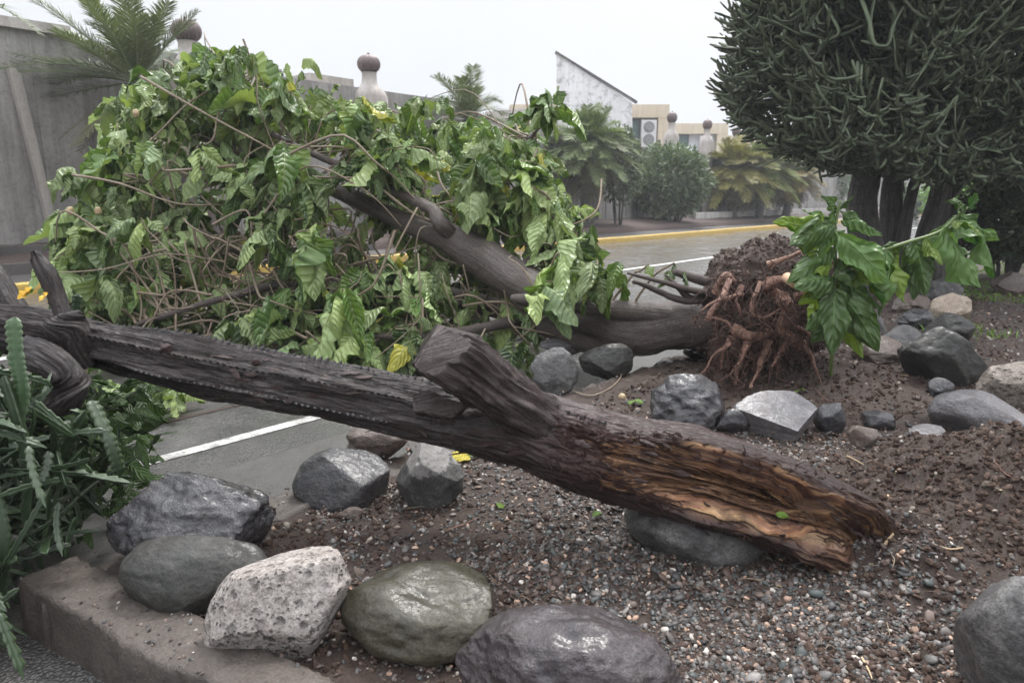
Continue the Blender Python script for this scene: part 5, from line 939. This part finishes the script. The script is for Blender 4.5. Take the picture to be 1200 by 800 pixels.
for x in xs:
    ii = int(np.argmin(np.abs(pxs - x))); j = int(g.uniform(15, 150) / 360 * ML); c0 = P[ii] + d[ii, j] * (RR[ii, j] + .001); L = g.uniform(.02, .07); B0.append(c0); T0.append(c0 + T[ii] * L * g.choice([-1, 1]) + d[ii, j] * g.uniform(0, .014) + np.cross(T[ii], d[ii, j]) * g.normal(0, .01)); N0.append(d[ii, j])
V, q, cc = quad_leaves(np.array(B0), np.array(T0), np.array(N0), g.uniform(.003, .011, n), k=4, fold=.2); V = V + .002 * fbm(V * 90, 2, 3)[:, None]; tag(mk('bark_flakes', V, q, M_log, lg, uv=V[:, [0, 2]] * [1, 2.], col=np.tile([0, .6, 0], (len(V), 1))), kind='stuff')
# serrated green stems hanging at the left: the head of the fallen trunk
def winged(B0, D0, L, r, seed, K=44, tooth=9, curve=.35, fins=3):
    g = rng(seed); n = len(B0); u = np.linspace(0, 1, K); cv = norm(g.normal(0, 1, (n, 3)) + [0, 0, -.5]); P_ = B0[:, None] + D0[:, None] * (L[:, None] * u)[..., None] + cv[:, None] * (L[:, None] * curve * u ** 2)[..., None]
    tp = np.minimum(1, np.minimum(u * 8 + .35, (1 - u) * 6 + .02)); rr_ = r[:, None] * tp[None]; m = fins * 4; pr = np.full(m, .26); pr[::4] = 1; pr[1::4] = .42; pr[3::4] = .42
    saw = ((u[None] * L[:, None] * 100 / 2.2) % 1); pf = np.tile(pr, (n, K, 1)); pf[:, :, ::4] = (.62 + .5 * saw)[..., None]
    V, q = sweep_many(P_, rr_, pf, m, seed); e = np.full(m, .1); e[::4] = 1; uv = np.tile(np.stack([np.zeros(K * m), np.tile(e, K)], -1), (n, 1)); return V, q, uv, np.repeat(g.uniform(.6, 1.3, (n, 1)) * np.ones(3), K * m, 0)
g = rng(91); n = 1200; px = g.uniform(-180, 140, n); py = g.uniform(430, 770, n); k = (px < 145 - np.maximum(0, py - 575) * 1.05) & ((py > 500) | (px < -5)) & (px < 60 + (py - 380) * 1.0); px, py = px[k], py[k]; n = len(px); Yc = np.clip(1.75 + g.random(n) * .6, 0, 3); B0 = np.array([W(a_, b_, Y=c_) for a_, b_, c_ in zip(px, py, Yc)]); bad = B0[:, 2] < .04; B0[bad] = np.array([W(a_, b_, z=z_) for a_, b_, z_ in zip(px[bad], py[bad], g.uniform(.04, .3, bad.sum()))]).reshape(-1, 3); n = len(B0)
D0 = norm(np.stack([g.normal(.35, .6, n), g.normal(-.05, .5, n), g.normal(-.35, .6, n)], -1)); L = g.uniform(.08, .26, n); tpx, tpy = proj(B0 + D0 * L[:, None] * 1.15); k = tpx < np.maximum(158 - np.maximum(0, tpy - 560) * .95, 26); B0, D0, L = B0[k], D0[k], L[k]; n = len(B0); lowz = B0[:, 2] + D0[:, 2] * L < .03; D0[lowz, 2] = np.abs(D0[lowz, 2]) * .4; V, q, uv, cc = winged(B0, D0, L, g.uniform(.007, .016, n), 92, curve=.35); V[:, 2] = np.maximum(V[:, 2], .012); mk('crown', V, q, M_cact2, lg, uv=uv, col=cc * .6)
for pp, r_, s_ in (([(18, 372, 1.85), (22, 420, 1.83), (28, 465, 1.82), (12, 520, 1.82)], .026, 1), ([(5, 440, 1.8), (24, 500, 1.78), (36, 560, 1.78), (28, 620, 1.78)], .02, 2), ([(60, 560, 1.9), (75, 520, 1.92), (100, 480, 1.95)], .028, 3), ([(-10, 560, 1.75), (5, 640, 1.7), (-5, 720, 1.7)], .024, 4), ([(105, 470, 2.0), (128, 520, 1.95), (140, 560, 1.95)], .024, 5), ([(62, 312, 2.6), (60, 345, 2.6), (66, 385, 2.55)], .014, 6), ([(92, 345, 2.5), (90, 362, 2.5), (88, 385, 2.5)], .02, 7)):
    Pq = catmull([W(x, y, Y=Y_) for x, y, Y_ in pp], 60); u = np.linspace(0, 1, 60); Lq = np.linalg.norm(np.diff(Pq, axis=0), axis=1).sum(); tp = np.minimum(1, np.minimum(u * 8 + .4, (1 - u) * 6 + .02)); pr = np.full(12, .26); pr[::4] = 1; pr[1::4] = .42; pr[3::4] = .42; pf = np.tile(pr, (1, 60, 1)); pf[:, :, ::4] = (.72 + .4 * ((u * Lq * 100 / 2.0) % 1))[None, :, None]
    V, q = sweep_many(Pq[None], (r_ * tp)[None], pf, 12, s_); e = np.full(12, .1); e[::4] = 1; mk('stem', V, q, M_cact2, lg, uv=np.stack([np.zeros(720), np.tile(e, 60)], -1), col=np.tile([1.35, 1.35, 1.45] if s_ == 1 else [.6, .6, .6], (720, 1)))
# low leafy weeds under the log at the left, on the road
g = rng(95); n = 900; px = g.uniform(-60, 175, n); py = g.uniform(450, 660, n); px = px - np.maximum(0, py - 560) * .55; Yc = g.uniform(2.1, 3.0, n); B0 = np.array([W(a_, b_, Y=c_) for a_, b_, c_ in zip(px, py, Yc)]); k = B0[:, 2] > .03; B0 = B0[k]; n = len(B0); D0 = norm(np.stack([g.normal(.2, .7, n), g.normal(0, .6, n), g.normal(-.1, .4, n)], -1)); L = g.uniform(.07, .16, n); V, q, uv, cc = leaves(B0, B0 + D0 * L[:, None], norm(g.normal(0, .4, (n, 3)) + [0, -.4, .9]), g.uniform(.28, .42, n), 96, K=12, J=5, col=g.uniform(.3, .85, (n, 1)) * np.ones(3), ruf=.25)
V[:, 2] = np.maximum(V[:, 2], .01); o = mk('leafy_undergrowth', V, q, M_dleaf, loc=None, uv=uv, col=cc); tag(o, 'tangle of small torn green leaves on the road under the left end of the log', 'plant debris', kind='stuff')
for x, y, lb in ((30, 342, 'ragged yellow blossom among the serrated stems at the left edge, nearer the two stubs'), (52, 346, 'smaller yellow blossom just right of the bigger one')):
    n = 14 if x == 30 else 7; c0 = W(x, y, Y=2.2); az = g.uniform(0, 6.28, n); B0 = np.tile(c0, (n, 1)); T0 = c0 + np.stack([np.cos(az), np.sin(az) * .5 - .2, np.sin(az + 1) * .8], -1) * g.uniform(.013, .028, (n, 1)); V, q, uv, cc = leaves(B0, T0, np.tile([0, -1., .3], (n, 1)), np.full(n, .8), 97, K=8, J=5, col=np.ones((n, 3)), ruf=.5); tag(mk('blossom', V, q, M_yflow, loc=c0, uv=uv, col=cc), lb, 'flower')

# ------------------------------------------------------------------ small things on the ground
def ground_leaf(x, y, L, ang, mat, label, tint=(1, 1, 1), seed=1, wr=.65, name='fallen_leaf'):
    c0 = W(x, y, z=.13); c0[2] = float(terrain(c0[0], c0[1])) + .012; dd = np.array([math.cos(R(ang)), math.sin(R(ang)), .06]) * L; V, q, uv, cc = leaves(np.array([c0 - dd / 2]), np.array([c0 + dd / 2]), np.array([[0, 0, 1.]]), np.array([wr]), seed, K=18, J=9, col=np.array([tint]), ruf=.2, fold=(-.2, .1), sag=0); V[:, 2] = np.maximum(V[:, 2], terrain(V[:, 0], V[:, 1]) + .004); tag(mk(name, V, q, mat, loc=c0, uv=uv, col=cc), label, 'leaf')
ground_leaf(537, 536, .11, 160, M_yleaf, 'yellow spotted leaf lying on the gravel under the log'); ground_leaf(551, 533, .05, 200, M_dleaf, 'scrap of green leaf touching the yellow leaf', (1.6, 1.6, 1), 2); ground_leaf(586, 592, .045, 120, M_dleaf, 'small green leaf curl on the gravel left of the smooth boulder under the log', (2, 1.8, 1), 3)
ground_leaf(700, 604, .04, 30, M_dleaf, 'tiny green leaf left of the boulder beneath the log end', (1.5, 1.5, 1), 4); ground_leaf(936, 463, .09, 20, M_dleaf, 'bright green leaf in the soil behind the wedge boulder', (2, 1.8, 1), 5); ground_leaf(745, 476, .09, 10, M_dleaf, 'pale green leaf behind the log near a fruit', (1.8, 1.7, 1.4), 6); ground_leaf(290, 612, .07, 0, M_yleaf, 'yellowish weed sprig beside the wet black boulder', (.8, .9, 1), 7)
c0 = W(909, 602, Y=1.83); V, q, uv, cc = leaves(np.array([c0]), np.array([c0 + [.035, -.01, 0]]), np.array([[0, -.7, .7]]), np.array([.7]), 8, K=10, J=7, col=np.array([[2.2, 2., 1.2]])); tag(mk('fallen_leaf', V, q, M_dleaf, loc=c0, uv=uv, col=cc), 'tiny bright green leaf inside the hollow of the log', 'leaf')
for x, y, lb in ((729, 465, 'small pale yellow fruit on the soil behind the log'),):
    c0 = W(x, y, z=.15); v = ICO[3][0] * .021; v = v * (1 + .07 * fbm(v * 90, 2, 5))[:, None]; tag(mk('fruit', v + c0, ICO[3][1], M_fruit, loc=c0), lb, 'fruit')
g = rng(121); n = 420; x, y, _ = scatter(n, 122, ymax=5.5); k = inside(x, y) > .2; x, y = x[k], y[k]; n = len(x); c0 = np.stack([x, y, terrain(x, y) + .006], -1); az = g.uniform(0, 6.28, n); L = g.uniform(.012, .075, n); dd = np.stack([np.cos(az), np.sin(az), g.normal(.03, .12, n)], -1) * L[:, None]
LP_ = np.stack([catmull([c, c + e * .5 + [0, 0, .004] + g.normal(0, .004, 3), c + e], 6) for c, e in zip(c0, dd)]); V, q = sweep_many(LP_, np.tile([1, 1, .9, .8, .7, .4], (n, 1)) * g.uniform(.0006, .0019, (n, 1)), None, 5, 12)
tag(mk('twig_litter', V, q, M_twig, uv=np.tile(np.stack([np.repeat(np.linspace(0, .1, 6), 5), np.tile(np.linspace(0, 1, 5), 6)], -1), (n, 1))), kind='stuff')
n = 150; x, y, _ = scatter(n, 124, ymax=5.); k = inside(x, y) > .2; x, y = x[k], y[k]; n = len(x); c0 = np.stack([x, y, terrain(x, y) + .006], -1); az = g.uniform(0, 6.28, n); dd = np.stack([np.cos(az), np.sin(az), g.normal(.1, .2, n)], -1) * g.uniform(.008, .028, n)[:, None]
V, q, uv, cc = leaves(c0, c0 + dd, norm(np.array([[0, 0, 1.]]) + g.normal(0, .3, (n, 3))), g.uniform(.4, .8, n), 125, K=6, J=5, col=np.array([[.55, .40, .2], [.35, .22, .12], [.75, .8, .4], [.25, .17, .12]])[g.choice(4, n, p=[.3, .3, .1, .3])]); tag(mk('leaf_litter', V, q, M_litter, uv=uv, col=cc), kind='stuff')
def twig(pts, r, mat, label, name='twig', off=.008):
    Q_ = []
    for x, y in pts:
        c = W(x, y, z=.14)
        for _ in range(6): c = W(x, y, z=float(terrain(c[0], c[1])) + off)
        Q_.append(c)
    Pq = catmull(Q_, 24); V, q, uv = sweep(Pq, np.linspace(r, r * .5, 24), 8); tag(mk(name, V, q, mat, loc=Pq[0], uv=uv), label, 'twig')
twig([(1040, 582), (1046, 566), (1050, 552)], .0045, M_straw, 'straight pale straw standing out on the soil mound'); twig([(1031, 650), (1038, 636), (1047, 625)], .006, M_straw, 'splintered tan chip of wood below the straight straw', 'wood_chip'); twig([(993, 534), (1001, 538), (1012, 544)], .003, M_straw, 'thin brown twig near the little cube-like stone')
twig([(1170, 480), (1185, 505), (1180, 520), (1196, 545)], .004, M_root, 'curling orange root poking from the mound by the right edge', 'root'); twig([(1165, 540), (1180, 556), (1196, 560)], .003, M_root, 'short orange rootlet on the mound below the curling one', 'root'); twig([(1100, 640), (1115, 643), (1130, 641)], .003, M_straw, 'short straw lying flat on the middle of the mound'); twig([(1192, 650), (1195, 665), (1198, 672)], .003, M_root, 'rootlet just above the bottom right boulder', 'root')
twig([(520, 622), (540, 615), (560, 606)], .003, M_root, 'reddish twig lying on the gravel'); twig([(722, 407), (728, 440), (700, 462), (672, 458), (655, 445)], .006, M_twig, 'long pale twig looping down beside the upright rough boulder', off=.01); twig([(1010, 770), (1018, 785), (1022, 795)], .003, M_straw, 'tan twig on the gravel near the bottom right'); twig([(955, 455), (975, 470), (1010, 462), (1040, 448)], .003, M_root, 'fine root trailing over the soil under the sapling', 'root')

# ------------------------------------------------------------------ rain haze
hm = bpy.data.materials.new('rain_haze'); hm.use_nodes = True; t_n = hm.node_tree; t_n.nodes.remove(t_n.nodes['Principled BSDF']); pv = t_n.nodes.new('ShaderNodeVolumePrincipled'); pv.inputs['Color'].default_value = (.93, .95, 1, 1); pv.inputs['Density'].default_value = .0021; pv.inputs['Anisotropy'].default_value = .2
t_n.links.new(pv.outputs[0], t_n.nodes['Material Output'].inputs['Volume'])
hb = Acc().box((0, 200, 9.), (1700, 1700, 20.4)).build('haze', hm, smooth=False); tag(hb, kind='stuff')
